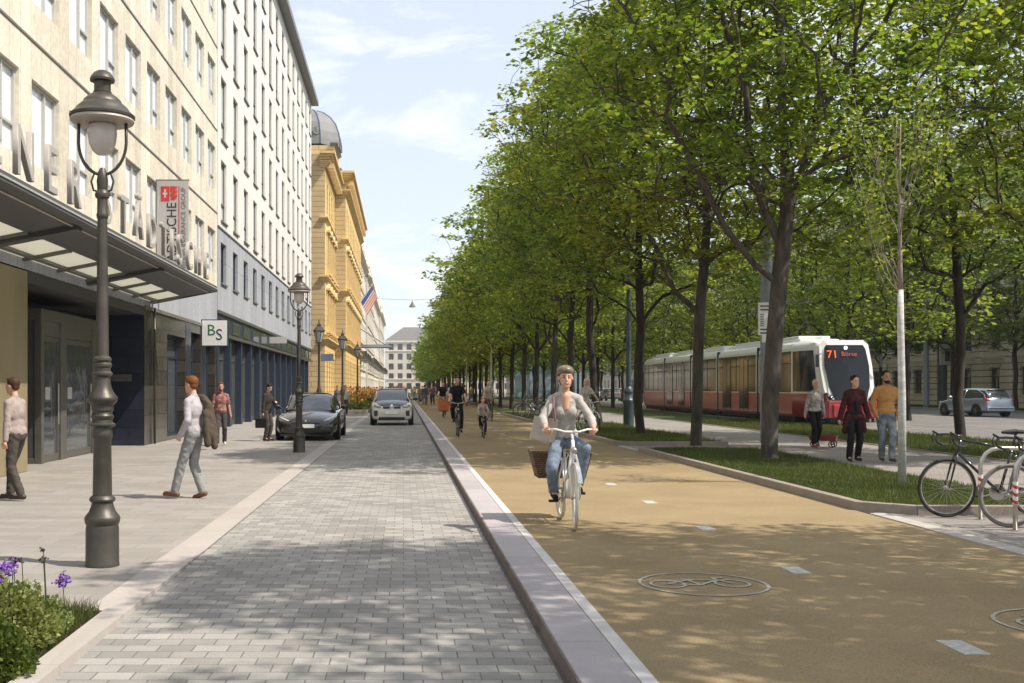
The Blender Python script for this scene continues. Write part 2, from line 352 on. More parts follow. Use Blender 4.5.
k = NT('headlight_lit'); e_ = k.n('ShaderNodeEmission'); e_.inputs[0].default_value = (1, .97, .9, 1); e_.inputs[1].default_value = 1.6; k.l(e_.outputs[0], k.out.inputs[0]); M['lit'] = k.m
# ---------------------------------------------------------------- ground
def sheet(name, x0, x1, y0, y1, z, m, t=0.0, kind='structure'):
    b = MB()
    if t: b.box(x0, x1, y0, y1, z-t, z)
    else: b.quad((x0,y0,z), (x1,y0,z), (x1,y1,z), (x0,y1,z))
    o = b.build(name, m, fix=bool(t)); o['kind'] = kind; return o
sheet('ground', -600, 700, -120, 1500, -.02, M['earth'])
sheet('road', -1.945, .888, -20, 420, 0.0, M['road'])
sheet('plaza', -26, -2.29, -20, 420, 0.0, M['plaza'])
sheet('road_edge_strip', -2.285, -1.955, 7.62, 420, .004, M['pinkstrip'], .02)
b = MB(); b.prism([(-2.03,0),(-1.90,0),(-1.90,.075),(-2.03,.085)], 'y', -20, 5.0)
b.add([(-2.03,5,0),(-1.90,5,0),(-1.90,5,.075),(-2.03,5,.085),(-2.11,7.6,0),(-1.955,10.5,0),(-1.955,10.5,.012),(-2.11,7.6,.04)], [(0,1,2,3),(4,7,6,5),(0,4,5,1),(1,5,6,2),(2,6,7,3),(3,7,4,0)])
b.build('bed_kerb', M['pinkstrip'])['kind'] = 'structure'
sheet('road_joint', -1.955, -1.945, -20, 420, .002, M['darkjoint'], .02)
sheet('drain_line', .868, .906, -20, 420, .003, M['darkjoint'], .02)
b = MB(); b.box(.908, 1.212, -20, 420, -.05, .1); b.build('kerb', M['kerbstone'], bevel=.008)['kind'] = 'structure'
b = MB(); b.box(1.214, 1.30, -20, 420, -.05, .102); b.build('kerb_line', M['kerbwhite'])['kind'] = 'structure'
b = MB(); b.box(.895, .9078, -20, 420, -.05, .092); b.build('kerb_face', mat('kerb_face_dark', (.17,.13,.115), .9, var=.3, scale=3))['kind'] = 'structure'  # road side of the kerb, darker than its top
sheet('bike_lane', 1.302, 5.545, -20, 420, .098, M['lane'], .2)
# everything right of the lane lies at .1
sheet('pavement', 5.70, 12.4, -20, 420, .094, M['path'], .2)
sheet('verge_base', 12.45, 16.6, -20, 420, .10, M['turf'], .2)
sheet('street', 16.8, 38.4, -60, 420, .09, M['asphalt'], .2)
sheet('far_verge', 38.55, 41.5, -60, 420, .14, M['turf'], .2)
sheet('far_pavement', 41.55, 60, -60, 420, .12, M['path'], .2)
b = MB()
b.box(16.6, 16.78, -60, 420, -.05, .13); b.box(38.4, 38.54, -60, 420, -.05, .18); b.box(12.38, 12.46, -20, 420, -.05, .12)
b.build('street_kerb', M['kerbgrey'])['kind'] = 'structure'
for x in (17.2, 18.64, 20.6, 22.04):
    b = MB(); b.box(x-.035, x+.035, -60, 420, .05, .094); b.build('tram_rail', M['steel'])['kind'] = 'structure'
# grass beds along the lane
def bed(name, x0, x1, y0, y1, right=True):
    c = .45; b = MB(); b.prism([(x0,y0+c),(x0+c,y0),(x1,y0),(x1,y1),(x0+c,y1),(x0,y1-c)], 'z', .04, .14); o = b.build(name, M['turf']); o['kind'] = 'structure'
    b = MB(); w = .13; z = .2
    c = .45
    pts_o = [(x0-w, y0+c-w*.4), (x0+c-w*.4, y0-w), (x1, y0-w), (x1, y1+w), (x0+c-w*.4, y1+w), (x0-w, y1-c+w*.4)]
    pts_i = [(x0, y0+c), (x0+c, y0), (x1, y0), (x1, y1), (x0+c, y1), (x0, y1-c)]
    zz = .205
    n = 6
    for i in range(n):
        j = (i+1) % n
        if i == 2: continue
        a, a2, d, d2 = pts_o[i], pts_o[j], pts_i[i], pts_i[j]
        b.add([(a[0],a[1],.02),(a2[0],a2[1],.02),(a2[0],a2[1],zz),(a[0],a[1],zz),(d[0],d[1],.02),(d2[0],d2[1],.02),(d2[0],d2[1],zz),(d[0],d[1],zz)],
              [(0,1,2,3),(3,2,6,7),(7,6,5,4),(0,3,7,4),(1,5,6,2)])
    k_ = b.build(name.replace('turf', 'border')+'_kerb', M['kerbgrey'], bevel=.01); k_['kind'] = 'structure'
BEDS = [(5.68, 8.45, 12.9, 25.9), (5.68, 8.45, -12, 9.65)]
y = 28.2
while y < 330:
    BEDS.append((5.68, 8.45, y, y+15.5)); y += 18.5
for i, bd in enumerate(BEDS): bed('turf_bed', *bd)
# flush pale kerb beside bicycle parking, and lane kerb elsewhere
b = MB(); b.box(5.55, 5.76, 9.62, 12.86, -.05, .112); b.build('flush_kerb', M['kerbpale'], bevel=.006)['kind'] = 'structure'
b = MB()
prev = 26.05
for bd in BEDS[2:]:
    b.box(5.55, 5.70, prev, bd[2]-.15, -.05, .108); prev = bd[3]+.15
b.build('lane_edge_kerb', M['kerbpale'])['kind'] = 'structure'

def grass(name, x0, x1, y0, y1, n, seed, h=.07, w=.010, z0=.14, shape=None):
    rg = np.random.default_rng(seed)
    x = rg.uniform(x0, x1, n); y_ = rg.uniform(y0, y1, n)
    if shape is not None:
        ok = shape(x, y_); x, y_ = x[ok], y_[ok]; n = len(x)
    hh = h*rg.uniform(.5, 1.5, n)*(1+.5*np.sin(x*3.1+y_*1.7)*np.sin(y_*2.3)); a = rg.uniform(0, 2*np.pi, n); lean = rg.normal(0, .35, (n, 2))
    ww = w*rg.uniform(.7, 1.4, n)
    V = np.zeros((n, 3, 3))
    V[:,0] = np.stack([x-np.cos(a)*ww/2, y_-np.sin(a)*ww/2, np.full(n, z0-.005)], 1)
    V[:,1] = np.stack([x+np.cos(a)*ww/2, y_+np.sin(a)*ww/2, np.full(n, z0-.005)], 1)
    V[:,2] = np.stack([x+lean[:,0]*hh, y_+lean[:,1]*hh, z0+hh], 1)
    me = np_mesh(name, V.reshape(-1, 3), 3); me.materials.append(M['blade'])
    o = bpy.data.objects.new(name, me); COL.objects.link(o); return tag(o, None, None, None, 'stuff')
def np_mesh(name, V, k):
    me = bpy.data.meshes.new(name); nv = len(V); nf = nv//k
    me.vertices.add(nv); me.vertices.foreach_set('co', np.ascontiguousarray(V, dtype=np.float32).ravel())
    me.loops.add(nv); me.loops.foreach_set('vertex_index', np.arange(nv, dtype=np.int32))
    me.polygons.add(nf); me.polygons.foreach_set('loop_start', np.arange(0, nv, k, dtype=np.int32))
    me.update(calc_edges=True); return me
cut = lambda x, y: (x-5.68)+(y-12.9) > .52
grass('grass', 5.70, 8.45, 12.92, 25.88, 60000, 1, h=.05, w=.012, shape=cut)
grass('grass', 5.72, 8.45, 7.2, 9.6, 9000, 2)
grass('grass', 5.72, 8.45, 28.3, 43.6, 22000, 3, h=.09, w=.02)
grass('grass', 5.72, 8.45, 46.7, 62, 10000, 4, h=.09, w=.03)
grass('grass', 12.5, 16.5, 22, 50, 40000, 5, h=.09, w=.02, z0=.10)
grass('grass', 38.6, 41.4, 60, 110, 12000, 6, h=.12, w=.05, z0=.14)
# near left bed
def tri(x, y): return (x < -2.05-.03*np.maximum(0, y-5)) & (y < 7.58)
b = MB(); b.box(-9, -2.035, -6, 7.6, -.05, .035); b.build('bed_soil', M['soil'])['kind'] = 'structure'
grass('grass', -4.6, -2.03, 3.5, 7.6, 52000, 8, h=.075, w=.006, z0=.035, shape=tri)

# painted marks on the lane
def marking(name, b, m=None): o = b.build(name, m or M['paint']); o['kind'] = 'structure'; return o
b = MB()
yy = 6.25
for i in range(60):
    b.box(3.16, 3.31, yy-.17, yy+.17, .09, .102); yy += 2.65
marking('lane_marking', b)
def ringmark(b, cx, cy, r0, r1, n=48, z=.103, sx=1., sy=1.):
    for i in range(n):
        a, c = 2*math.pi*i/n, 2*math.pi*(i+1)/n
        b.quad((cx+sx*r0*math.cos(a), cy+sy*r0*math.sin(a), z), (cx+sx*r1*math.cos(a), cy+sy*r1*math.sin(a), z), (cx+sx*r1*math.cos(c), cy+sy*r1*math.sin(c), z), (cx+sx*r0*math.cos(c), cy+sy*r0*math.sin(c), z))
def linemark(b, p, q, w=.028, z=.103):
    p = Vector((p[0], p[1], 0)); q = Vector((q[0], q[1], 0)); d = (q-p).normalized(); n = Vector((-d.y, d.x, 0))*w/2; zz = Vector((0,0,z))
    b.quad(p+n+zz, p-n+zz, q-n+zz, q+n+zz)
def bikesymbol(cx, cy, f=1):
    b = MB(); ringmark(b, cx, cy, .463, .49)
    wl, wr = (cx-.275*f, cy-.02), (cx+.225*f, cy+.01)
    for i, w_ in enumerate((wl, wr)): ringmark(b, w_[0], w_[1], .115, .139, 28, .1035+.0003*i, sx=1., sy=1.15)
    bb = (cx-.03*f, cy-.06); seat = (cx-.085*f, cy+.14); head = (cx+.15*f, cy+.16)
    for i, (p, q) in enumerate(((wl, bb), (bb, seat), (seat, head), (bb, head), (head, wr), (wl, seat), ((seat[0]-.05, seat[1]+.03), (seat[0]+.05, seat[1]+.03)), (head, (head[0]-.02*f, head[1]+.08)), ((head[0]-.02*f, head[1]+.08), (head[0]+.07*f, head[1]+.09)))):
        linemark(b, p, q, z=.1045+.0003*i)
    return marking('bicycle_marking', b, M['thinpaint'])
bikesymbol(2.295, 8.27, 1)
bikesymbol(4.28, 6.85, -1)

# ---------------------------------------------------------------- trees
def tree_data(name, seed, H, cb, Rr, n_anchor, per, ls, tr, leaf, bark, trunk=None, limbs=None, lean=(0,0), top_round=.5, tri_=False, spread=.5, segs=3, squash=None, density_low=1.0, zb=1.0):
    rg = np.random.default_rng(seed)
    P = [np.array([0., 0., -.1])]; par = [-1]; pl = [0.]
    def addn(p, pa): P.append(np.array(p, float)); par.append(pa); pl.append(pl[pa]+np.linalg.norm(P[-1]-P[pa])); return len(P)-1
    if trunk is None:
        cur = 0; nz = 9; top = cb+(H-cb)*.62
        wob = rg.normal(0, .05, (nz+1, 2)).cumsum(0)
        for i in range(1, nz+1):
            z = top*i/nz; t = i/nz
            cur = addn((lean[0]*t+wob[i,0], lean[1]*t+wob[i,1], z), cur)
    else:
        cur = 0
        for p in trunk: cur = addn(p, cur)
    first_attach = [i for i in range(len(P)) if P[i][2] > cb*.72]
    if limbs:
        for base_i, pts in limbs:
            c = base_i
            for p in pts: c = addn(p, c)
    trunk_n = len(P)
    # anchors
    A = []; ph = rg.uniform(0, 6.28, 4)
    while len(A) < n_anchor:
        t = rg.random()**zb; z = cb+(H-cb)*t; prof = min(1., 1.45*(t+.10)**.5*(1.02-t)**top_round)
        a = rg.uniform(0, 2*np.pi)
        lob = 1+.22*math.sin(2*a+ph[0]+z*.5)+.17*math.sin(3*a+ph[1]-z*.9)+.10*math.sin(5*a+ph[2]+z*1.3)
        rm = Rr*prof*lob; r = rm*rg.random()**.42
        if rg.random() > .35+.65*(prof): continue
        A.append((lean[0]*.8+r*math.cos(a), lean[1]*.8+r*math.sin(a), z+rg.normal(0, .2)))
    A = np.array(A); org = np.array([lean[0]*.5, lean[1]*.5, cb]); A = A[np.argsort(np.linalg.norm(A-org, axis=1))]
    tips = []
    att = set(first_attach)
    PA = np.zeros((trunk_n+len(A)*segs+8, 3)); PL = np.zeros(len(PA)); OK = np.zeros(len(PA), bool)
    for i in range(trunk_n):
        PA[i] = P[i]; PL[i] = pl[i]; OK[i] = (i in att) or i >= len(P)-0 or (limbs and i > 0 and P[i][2] > cb*.72)
    n = trunk_n
    for a in A:
        d = a-PA[:n]; dist = np.linalg.norm(d, axis=1)
        cost = dist+.42*PL[:n]+np.maximum(0, -d[:,2])*.9; cost[~OK[:n]] = 1e9
        j = int(np.argmin(cost)); p0 = PA[j].copy(); L = dist[j]; c = j
        for s_ in range(1, segs+1):
            t = s_/segs; p = p0+(a-p0)*t
            p = p+np.array([0, 0, .10*L*math.sin(math.pi*t)])
            if s_ < segs: p = p+rg.normal(0, .05*L**.8, 3)
            c = addn(p, c); PA[n] = p; PL[n] = pl[c]; OK[n] = True; n += 1
        tips.append(c)
    N = len(P); P = np.array(P); par = np.array(par)
    rad = np.zeros(N); e = 2.25; tipr = .011
    acc = np.zeros(N); ch = np.zeros(N, int)
    for i in range(N-1, 0, -1):
        if ch[i] == 0: acc[i] = tipr**e
        acc[par[i]] += acc[i]; ch[par[i]] += 1
    rad = acc**(1/e); rad *= tr/rad[0]; rad = np.maximum(rad, .007)
    # branch mesh
    b = MB()
    kid = [[] for _ in range(N)]
    for i in range(1, N): kid[par[i]].append(i)
    stack = [(0, None)]
    done = set()
    def chain(start, first):
        pts = [P[start]] if first is not None else []; rs = []
        if first is not None: rs.append(min(rad[start], rad[first]*1.12)); cur = first
        else: cur = start
        while True:
            pts.append(P[cur]); rs.append(rad[cur])
            if not kid[cur]: break
            ks = sorted(kid[cur], key=lambda q: -rad[q])
            for q in ks[1:]: chains.append((cur, q))
            cur = ks[0]
        return pts, rs
    chains = [(0, None)]
    while chains:
        st, fi = chains.pop(); pts, rs = chain(st, fi)
        if len(pts) < 2: continue
        nn = 14 if rs[0] > .12 else (7 if rs[0] > .04 else 4)
        if rs[0] < .013 and ls > .25: continue
        if st == 0 and fi is None: rs[0] = rs[0]*1.28; pts[0] = P[0]; pts.insert(1, P[0]*.75+np.array([0,0,.18])+P[1]*.02); rs.insert(1, rs[1]*1.08)
        b.tube([tuple(p) for p in pts], [float(r) for r in rs], nn, cap=False)
    tm = b.mesh(name+'_wood'); tm.materials.append(bark); tm.polygons.foreach_set('use_smooth', [True]*len(tm.polygons))
    # leaves
    cen = P[np.array(tips)]; mids = P[par[np.array(tips)]]
    ph3 = rg.uniform(0, 6.28, 3); gap = np.sin(cen[:,0]*1.15+ph3[0]+.4*cen[:,2])+np.sin(cen[:,1]*1.3+ph3[1]-.3*cen[:,2])+np.sin(cen[:,2]*1.45+ph3[2])
    keep = gap > -1.1; cen = cen[keep]; mids = mids[keep]
    cen = np.concatenate([cen, mids*.5+cen*.5]) if per > 6 else cen
    k_ = max(3, per//2 if per > 6 else per)
    C = np.repeat(cen, k_, axis=0); n = len(C)
    rho = np.sqrt(rg.random(n))*spread*np.repeat(rg.uniform(.5, 1.35, len(cen)), k_); th = rg.uniform(0, 2*np.pi, n)
    ax_off = np.stack([rho*np.cos(th), rho*np.sin(th), rg.normal(0, .055, n)-.6*rho**2+.06], 1)
    C = C+ax_off
    s = ls*rg.uniform(.6, 1.3, n); yaw = th+rg.normal(0, .9, n); pit = rg.normal(-.30, .30, n); rol = rg.normal(0, .36, n)
    f = np.stack([np.cos(yaw)*np.cos(pit), np.sin(yaw)*np.cos(pit), np.sin(pit)], 1)
    side = np.stack([-np.sin(yaw), np.cos(yaw), np.zeros(n)], 1); up = np.cross(f, side)
    sd = side*np.cos(rol)[:,None]+up*np.sin(rol)[:,None]; nrm = np.cross(sd, f)
    V = np.zeros((n, 4, 3)); s_ = s[:,None]
    V[:,0] = C; V[:,1] = C+f*s_*.45+sd*s_*.48+nrm*s_*.06; V[:,2] = C+f*s_*1.0-nrm*s_*.05; V[:,3] = C+f*s_*.5-sd*s_*.46+nrm*s_*.06
    lm = np_mesh(name+'_crown', V.reshape(-1, 3), 4); lm.materials.append(leaf)
    return tm, lm
def place_tree(kind, data, x, y, rz, label, group, s=1.0, z=.14, sz=None):
    t = thing(kind, label, 'tree', (x, y, z), rz, group)
    inst('trunk', data[0], t, scale=(s, s, sz or s)); inst('crown', data[1], t, scale=(s, s, sz or s)); return t

NEAR = [tree_data('near%d' % i, 11+i, 13.2, 4.5, 5.0, 800, 38, .14, .13, M['leafA'] if i != 1 else M['leafB'], M['bark' if i == 0 else 'barkdark'], lean=((.3,.2),(-.3,.1),(.1,-.3))[i], zb=.9) for i in range(3)]
MID = [tree_data('mid%d' % i, 31+i, 13.6, 4.0, 5.1, 480, 18, .25, .13, M['leafA'], M['barkdark'], lean=(.2*i-.2, .1), spread=.6, zb=.9) for i in range(3)]
FAR = [tree_data('far%d' % i, 51+i, 13.5, 3.8, 5.0, 230, 10, .46, .14, M['leafA'] if i else M['leafB'], M['barkdark'], spread=.95, segs=2, zb=.9) for i in range(2)]
# the forked tree in front of the tram
tk = [(0,0,.0),(.02,0,1.2),(.10,0,2.4),(.20,0,3.6),(.28,0,4.3),(.36,0,5.0)]
lb = [(6, [(.32,0,6.2),(.28,.1,7.6),(.25,.1,9.2),(.3,.1,10.6)]), (6, [(.62,-.1,5.9),(.95,-.2,7.0),(1.5,-.3,8.0),(2.2,-.5,8.9),(2.7,-.6,10.0)]),
      (5, [(-.05,.1,5.1),(-.35,.15,6.3),(-.45,.1,7.6),(-.9,.1,9.0)]), (4, [(-.35,-.1,4.0),(-.95,-.2,4.7),(-1.6,-.3,5.9),(-2.2,-.3,7.0)])]
HERO = tree_data('hero', 77, 14.0, 5.2, 5.3, 850, 36, .14, .17, M['leafA'], M['bark'], trunk=tk, limbs=lb, zb=.85)
G = 'trees in the row beside the bike lane'
t = place_tree('maple_tree', HERO, 7.52, 22.2, 0, 'thick forked maple with grey bark standing in front of the tram', G)
nearlab = [(7.2, 26.6, 0, 'slim reddish brown tree just left of the thick forked tree'), (7.46, 34.0, 1, 'slim tree directly right of the teal street lamp post'),
           (7.3, 40.3, 2, 'dark straight tree left of the teal street lamp post'), (7.25, 47, 1, 'tree behind the head of the woman in the bicycle helmet'),
           (7.3, 53.5, 0, 'tree left of the helmeted woman with the parked bicycle between trunks')]
for i, (x, y, v, lab) in enumerate(nearlab): place_tree('maple_tree', NEAR[v], x, y, 1.3*i+.4, lab, G, s=1.0+.03*(i % 3))
rg = random.Random(5)
y = 60.; i = 0
while y < 345:
    d = (MID if y < 130 else FAR); v = i % len(d)
    sc = rg.uniform(.93, 1.1)
    place_tree('maple_tree', d[v], 7.3+rg.uniform(-.2, .2), y, rg.uniform(0, 6.28), 'leafy tree far down the row beside the bike lane, past the parked bicycles', G, s=sc); y += rg.uniform(6.3, 7.2); i += 1
# unseen ones beside and behind the camera shade the lane
place_tree('maple_tree', NEAR[0], 8.9, 6.0, 2.0, 'tree beside the viewpoint that shades the near bike lane', G, s=.8, sz=.98)
place_tree('maple_tree', NEAR[2], 7.9, -.5, 2.9, 'tree behind the viewpoint that shades the nearest paving', G, s=.98)
place_tree('maple_tree', NEAR[1], 7.6, -7.5, .9, 'tree behind the viewpoint at the end of the row', G)
# second row on the verge
G2 = 'trees on the verge by the tram track'
place_tree('maple_tree', NEAR[1], 16.1, 31.2, .5, 'tree with pale trunk on the verge behind the leftmost parked racing bicycle', G2, s=1.05, z=.1)
place_tree('maple_tree', NEAR[0], 14.9, 22.8, 3.6, 'verge tree right of the picture whose leaves fill the upper right corner', G2, s=1.0, z=.1)
for i, yv in enumerate((80, 87.5, 95, 103, 111, 120, 130, 142, 155, 170, 190, 215, 245)):
    place_tree('maple_tree', (MID if yv < 130 else FAR)[i % 2], 15.6+rg.uniform(-.3,.3), yv, rg.uniform(0, 6.28), 'dark trunked tree on the verge behind the rear end of the tram', G2, s=rg.uniform(.9, 1.08), z=.1)
G3 = 'trees between the tram track and the carriageway'
for i, yv in enumerate((50, 57, 64, 71, 79, 88, 97, 107, 118, 130, 145, 162, 182, 205, 235, 270)):
    place_tree('maple_tree', (MID if yv < 120 else FAR)[(i+1) % 2], 23.6+rg.uniform(-.3,.3), yv, rg.uniform(0, 6.28), 'tree standing behind the tram with its crown above the tram roof', G3, s=rg.uniform(.95, 1.1), z=.1)
G4 = 'trees along the far pavement'
labs4 = {0: 'far tree nearest the right edge of the photo before the cream building', 1: 'far tree with dividing branches behind the silver car', 2: 'far tree behind the front half of the silver car', 3: 'far tree beside the grey masts', 4: 'dark far tree behind the man in the orange sweater'}
for i, (xv, yv) in enumerate(((40, 63), (40, 70.5), (40, 78.7), (40, 86), (40, 90.5), (40, 98), (40, 106), (40, 114), (40, 122), (40, 131), (40, 141), (40, 152), (40, 165), (40, 180), (40, 200), (40, 225), (40, 260))):
    place_tree('maple_tree', (MID if yv < 120 else FAR)[i % 2], xv, yv, rg.uniform(0, 6.28), labs4.get(i, 'distant tree along the far pavement seen through the trunks above the tram'), G4, s=rg.uniform(.95, 1.1))
# young tree with whitewashed trunk
def sapling():
    t = thing('sapling', 'young bare branched tree with whitewashed trunk in the grass beside the parked bicycles', 'young tree', (7.57, 16.4, .14))
    b = MB(); b.tube([(0,0,0),(.0,0,1.3),(-.02,0,2.35),(-.025,0,2.95)], [.062,.055,.05,.044], 12); b.build('trunk', M['barkwhite'], t, smooth=True)
    b = MB(); rg = random.Random(3); b.tube([(-.025,0,2.95),(-.03,0,3.3),(-.04,0,4.4),(-.02,0,5.6)], [.043,.036,.022,.008], 8)
    ends = []
    for i in range(17):
        z = rg.uniform(2.6, 4.4); a = rg.uniform(0, 6.28); L = rg.uniform(1.0, 2.0); sp = rg.uniform(.25, .55)
        pts = [(-.03,0,z)]
        for k in range(1, 6):
            t_ = k/5; rr = L*sp*(t_**.8); pts.append((-.03+rr*math.cos(a)+rg.uniform(-.03,.03), rr*math.sin(a)+rg.uniform(-.03,.03), z+L*t_*(.8+.2*t_)))
        b.tube(pts, [.010,.008,.006,.0045,.0035,.002], 5); ends += pts[3:]
        for k in range(2):
            q = pts[rg.choice([2,3,4])]; a2 = a+rg.uniform(-1,1); b.tube([q, (q[0]+.25*math.cos(a2), q[1]+.25*math.sin(a2), q[2]+.35), (q[0]+.38*math.cos(a2), q[1]+.38*math.sin(a2), q[2]+.7)], [.005,.004,.002], 4)
    b.build('branch', M['barkpale'], t, smooth=True)
    r2 = np.random.default_rng(4); n = 900; C = np.array(ends)[r2.integers(0, len(ends), n)]+r2.normal(0, .10, (n, 3))
    d = r2.normal(0, 1, (n, 3)); d /= np.linalg.norm(d, axis=1)[:,None]; e = np.cross(d, r2.normal(0, 1, (n, 3))); e /= np.linalg.norm(e, axis=1)[:,None]
    V = np.zeros((n, 4, 3)); s = .07; V[:,0] = C; V[:,1] = C+d*s*.5+e*s*.4; V[:,2] = C+d*s; V[:,3] = C+d*s*.5-e*s*.4
    me = np_mesh('sapling_leaves', V.reshape(-1,3), 4); me.materials.append(M['leafA']); inst('crown', me, t)
sapling()

# ---------------------------------------------------------------- bottom-left planting
def shrub(x, y, r, h, seed, label, n=2600, ls=.026, leaf=None, cat='shrub', kind='shrub'):
    r2 = np.random.default_rng(seed)
    n = int(n*2.2); th = r2.uniform(0, 2*np.pi, n); u = r2.random(n); ph = np.arccos(1-u); rr = r2.uniform(.72, 1.0, n)*(1+.15*np.sin(3*th+seed)+.12*np.sin(5*ph*2+th*2))
    C = np.stack([r*rr*np.sin(ph)*np.cos(th), r*rr*np.sin(ph)*np.sin(th), .05+h*rr*np.cos(ph)], 1)
    d = C/np.linalg.norm(C, axis=1)[:,None]+r2.normal(0, .55, (n, 3)); d /= np.linalg.norm(d, axis=1)[:,None]
    e = np.cross(d, r2.normal(0, 1, (n, 3))); e /= np.linalg.norm(e, axis=1)[:,None]; nn = np.cross(d, e)
    s = (ls*r2.uniform(.6, 1.5, n))[:,None]
    V = np.zeros((n, 4, 3)); V[:,0] = C; V[:,1] = C+d*s*.5+e*s*.42+nn*s*.1; V[:,2] = C+d*s; V[:,3] = C+d*s*.5-e*s*.42+nn*s*.1
    t = thing(kind, label, cat, (x, y, .03), 0, 'shrubs in the corner planting bed')
    me = np_mesh('shrub_leaves', V.reshape(-1,3), 4); me.materials.append(leaf or M['leafS']); inst('foliage', me, t)
    b = MB(); rq = random.Random(seed)
    for i in range(26):
        a = rq.uniform(0, 6.28); q = rq.uniform(.2, .85); b.tube([(0,0,-.02), (r*q*.5*math.cos(a), r*q*.5*math.sin(a), h*.45), (r*q*math.cos(a), r*q*math.sin(a), h*.85*math.sqrt(max(.05,1-q*q)))], [.008,.006,.003], 4)
    b.build('stem', M['barkpale'], t); return t
MS2 = mat_leaf('leaves_shrub_green', (.035,.06,.012), (.08,.12,.022), (.17,.21,.05), tr=.3)
shrub(-2.50, 6.45, .36, .36, 1, 'pale variegated shrub nearest the grass tip of the corner bed', 3600)
shrub(-2.95, 6.60, .44, .50, 2, 'tallest leafy shrub at the back of the corner bed under the purple flowers', 3600)
shrub(-2.30, 5.85, .28, .26, 3, 'low bright green shrub at the kerb in the corner bed', 3200, leaf=MS2)
shrub(-2.62, 5.30, .42, .30, 4, 'green shrub at the left edge in the corner bed', 3600, leaf=MS2)
shrub(-3.0, 5.95, .5, .46, 5, 'wide pale shrub in the middle of the corner bed at the left edge', 4200)
shrub(-2.32, 6.75, .2, .2, 6, 'small low shrub at the right end of the corner bed', 1500)
MP = mat('petal_purple', (.20,.09,.36), .6, var=.3, scale=30); MSD = mat('seed_head', (.05,.03,.03), .8)
def flower(x, y, h, seed, label, n=50, m=MP, sp=.026):
    rq = random.Random(seed); t = thing('flower', label, 'flower', (x, y, .03), 0, 'flowers in the corner bed')
    b = MB(); b.tube([(0,0,0), (.02,0,h*.5), (0,.02,h)], [.004,.003,.003], 5); b.build('stem', M['blade'], t)
    b = MB()
    for i in range(n):
        c = Vector((rq.gauss(0, sp), rq.gauss(0, sp), h+rq.gauss(0, sp*.8)))
        for k in range(4):
            a = rq.uniform(0, 6.28); d = Vector((math.cos(a), math.sin(a), rq.uniform(-.3, .8)))*.018; e = d.orthogonal().normalized()*.009
            b.quad(c, c+d*.6+e, c+d, c+d*.6-e)
    b.build('blossom', m, t, fix=False)
rq = random.Random(9)
FL = [(-2.20, 6.95, .33, 'round purple flower head standing apart beside the lamp post base')]+[(-2.50+rq.uniform(-.14, .08), 6.7+rq.uniform(-.3,.3), rq.uniform(.36, .47), 'purple flower head in the cluster at the left edge of the bed') for _ in range(9)]
for i, (x, y, h, lab) in enumerate(FL): flower(x, y, h, i, lab)
for i in range(5): flower(-2.45+rq.uniform(-.1,.25), 6.9+rq.uniform(-.2,.2), rq.uniform(.46,.56), 40+i, 'thin dark seed head rising above the corner bed', 4, MSD, .012)
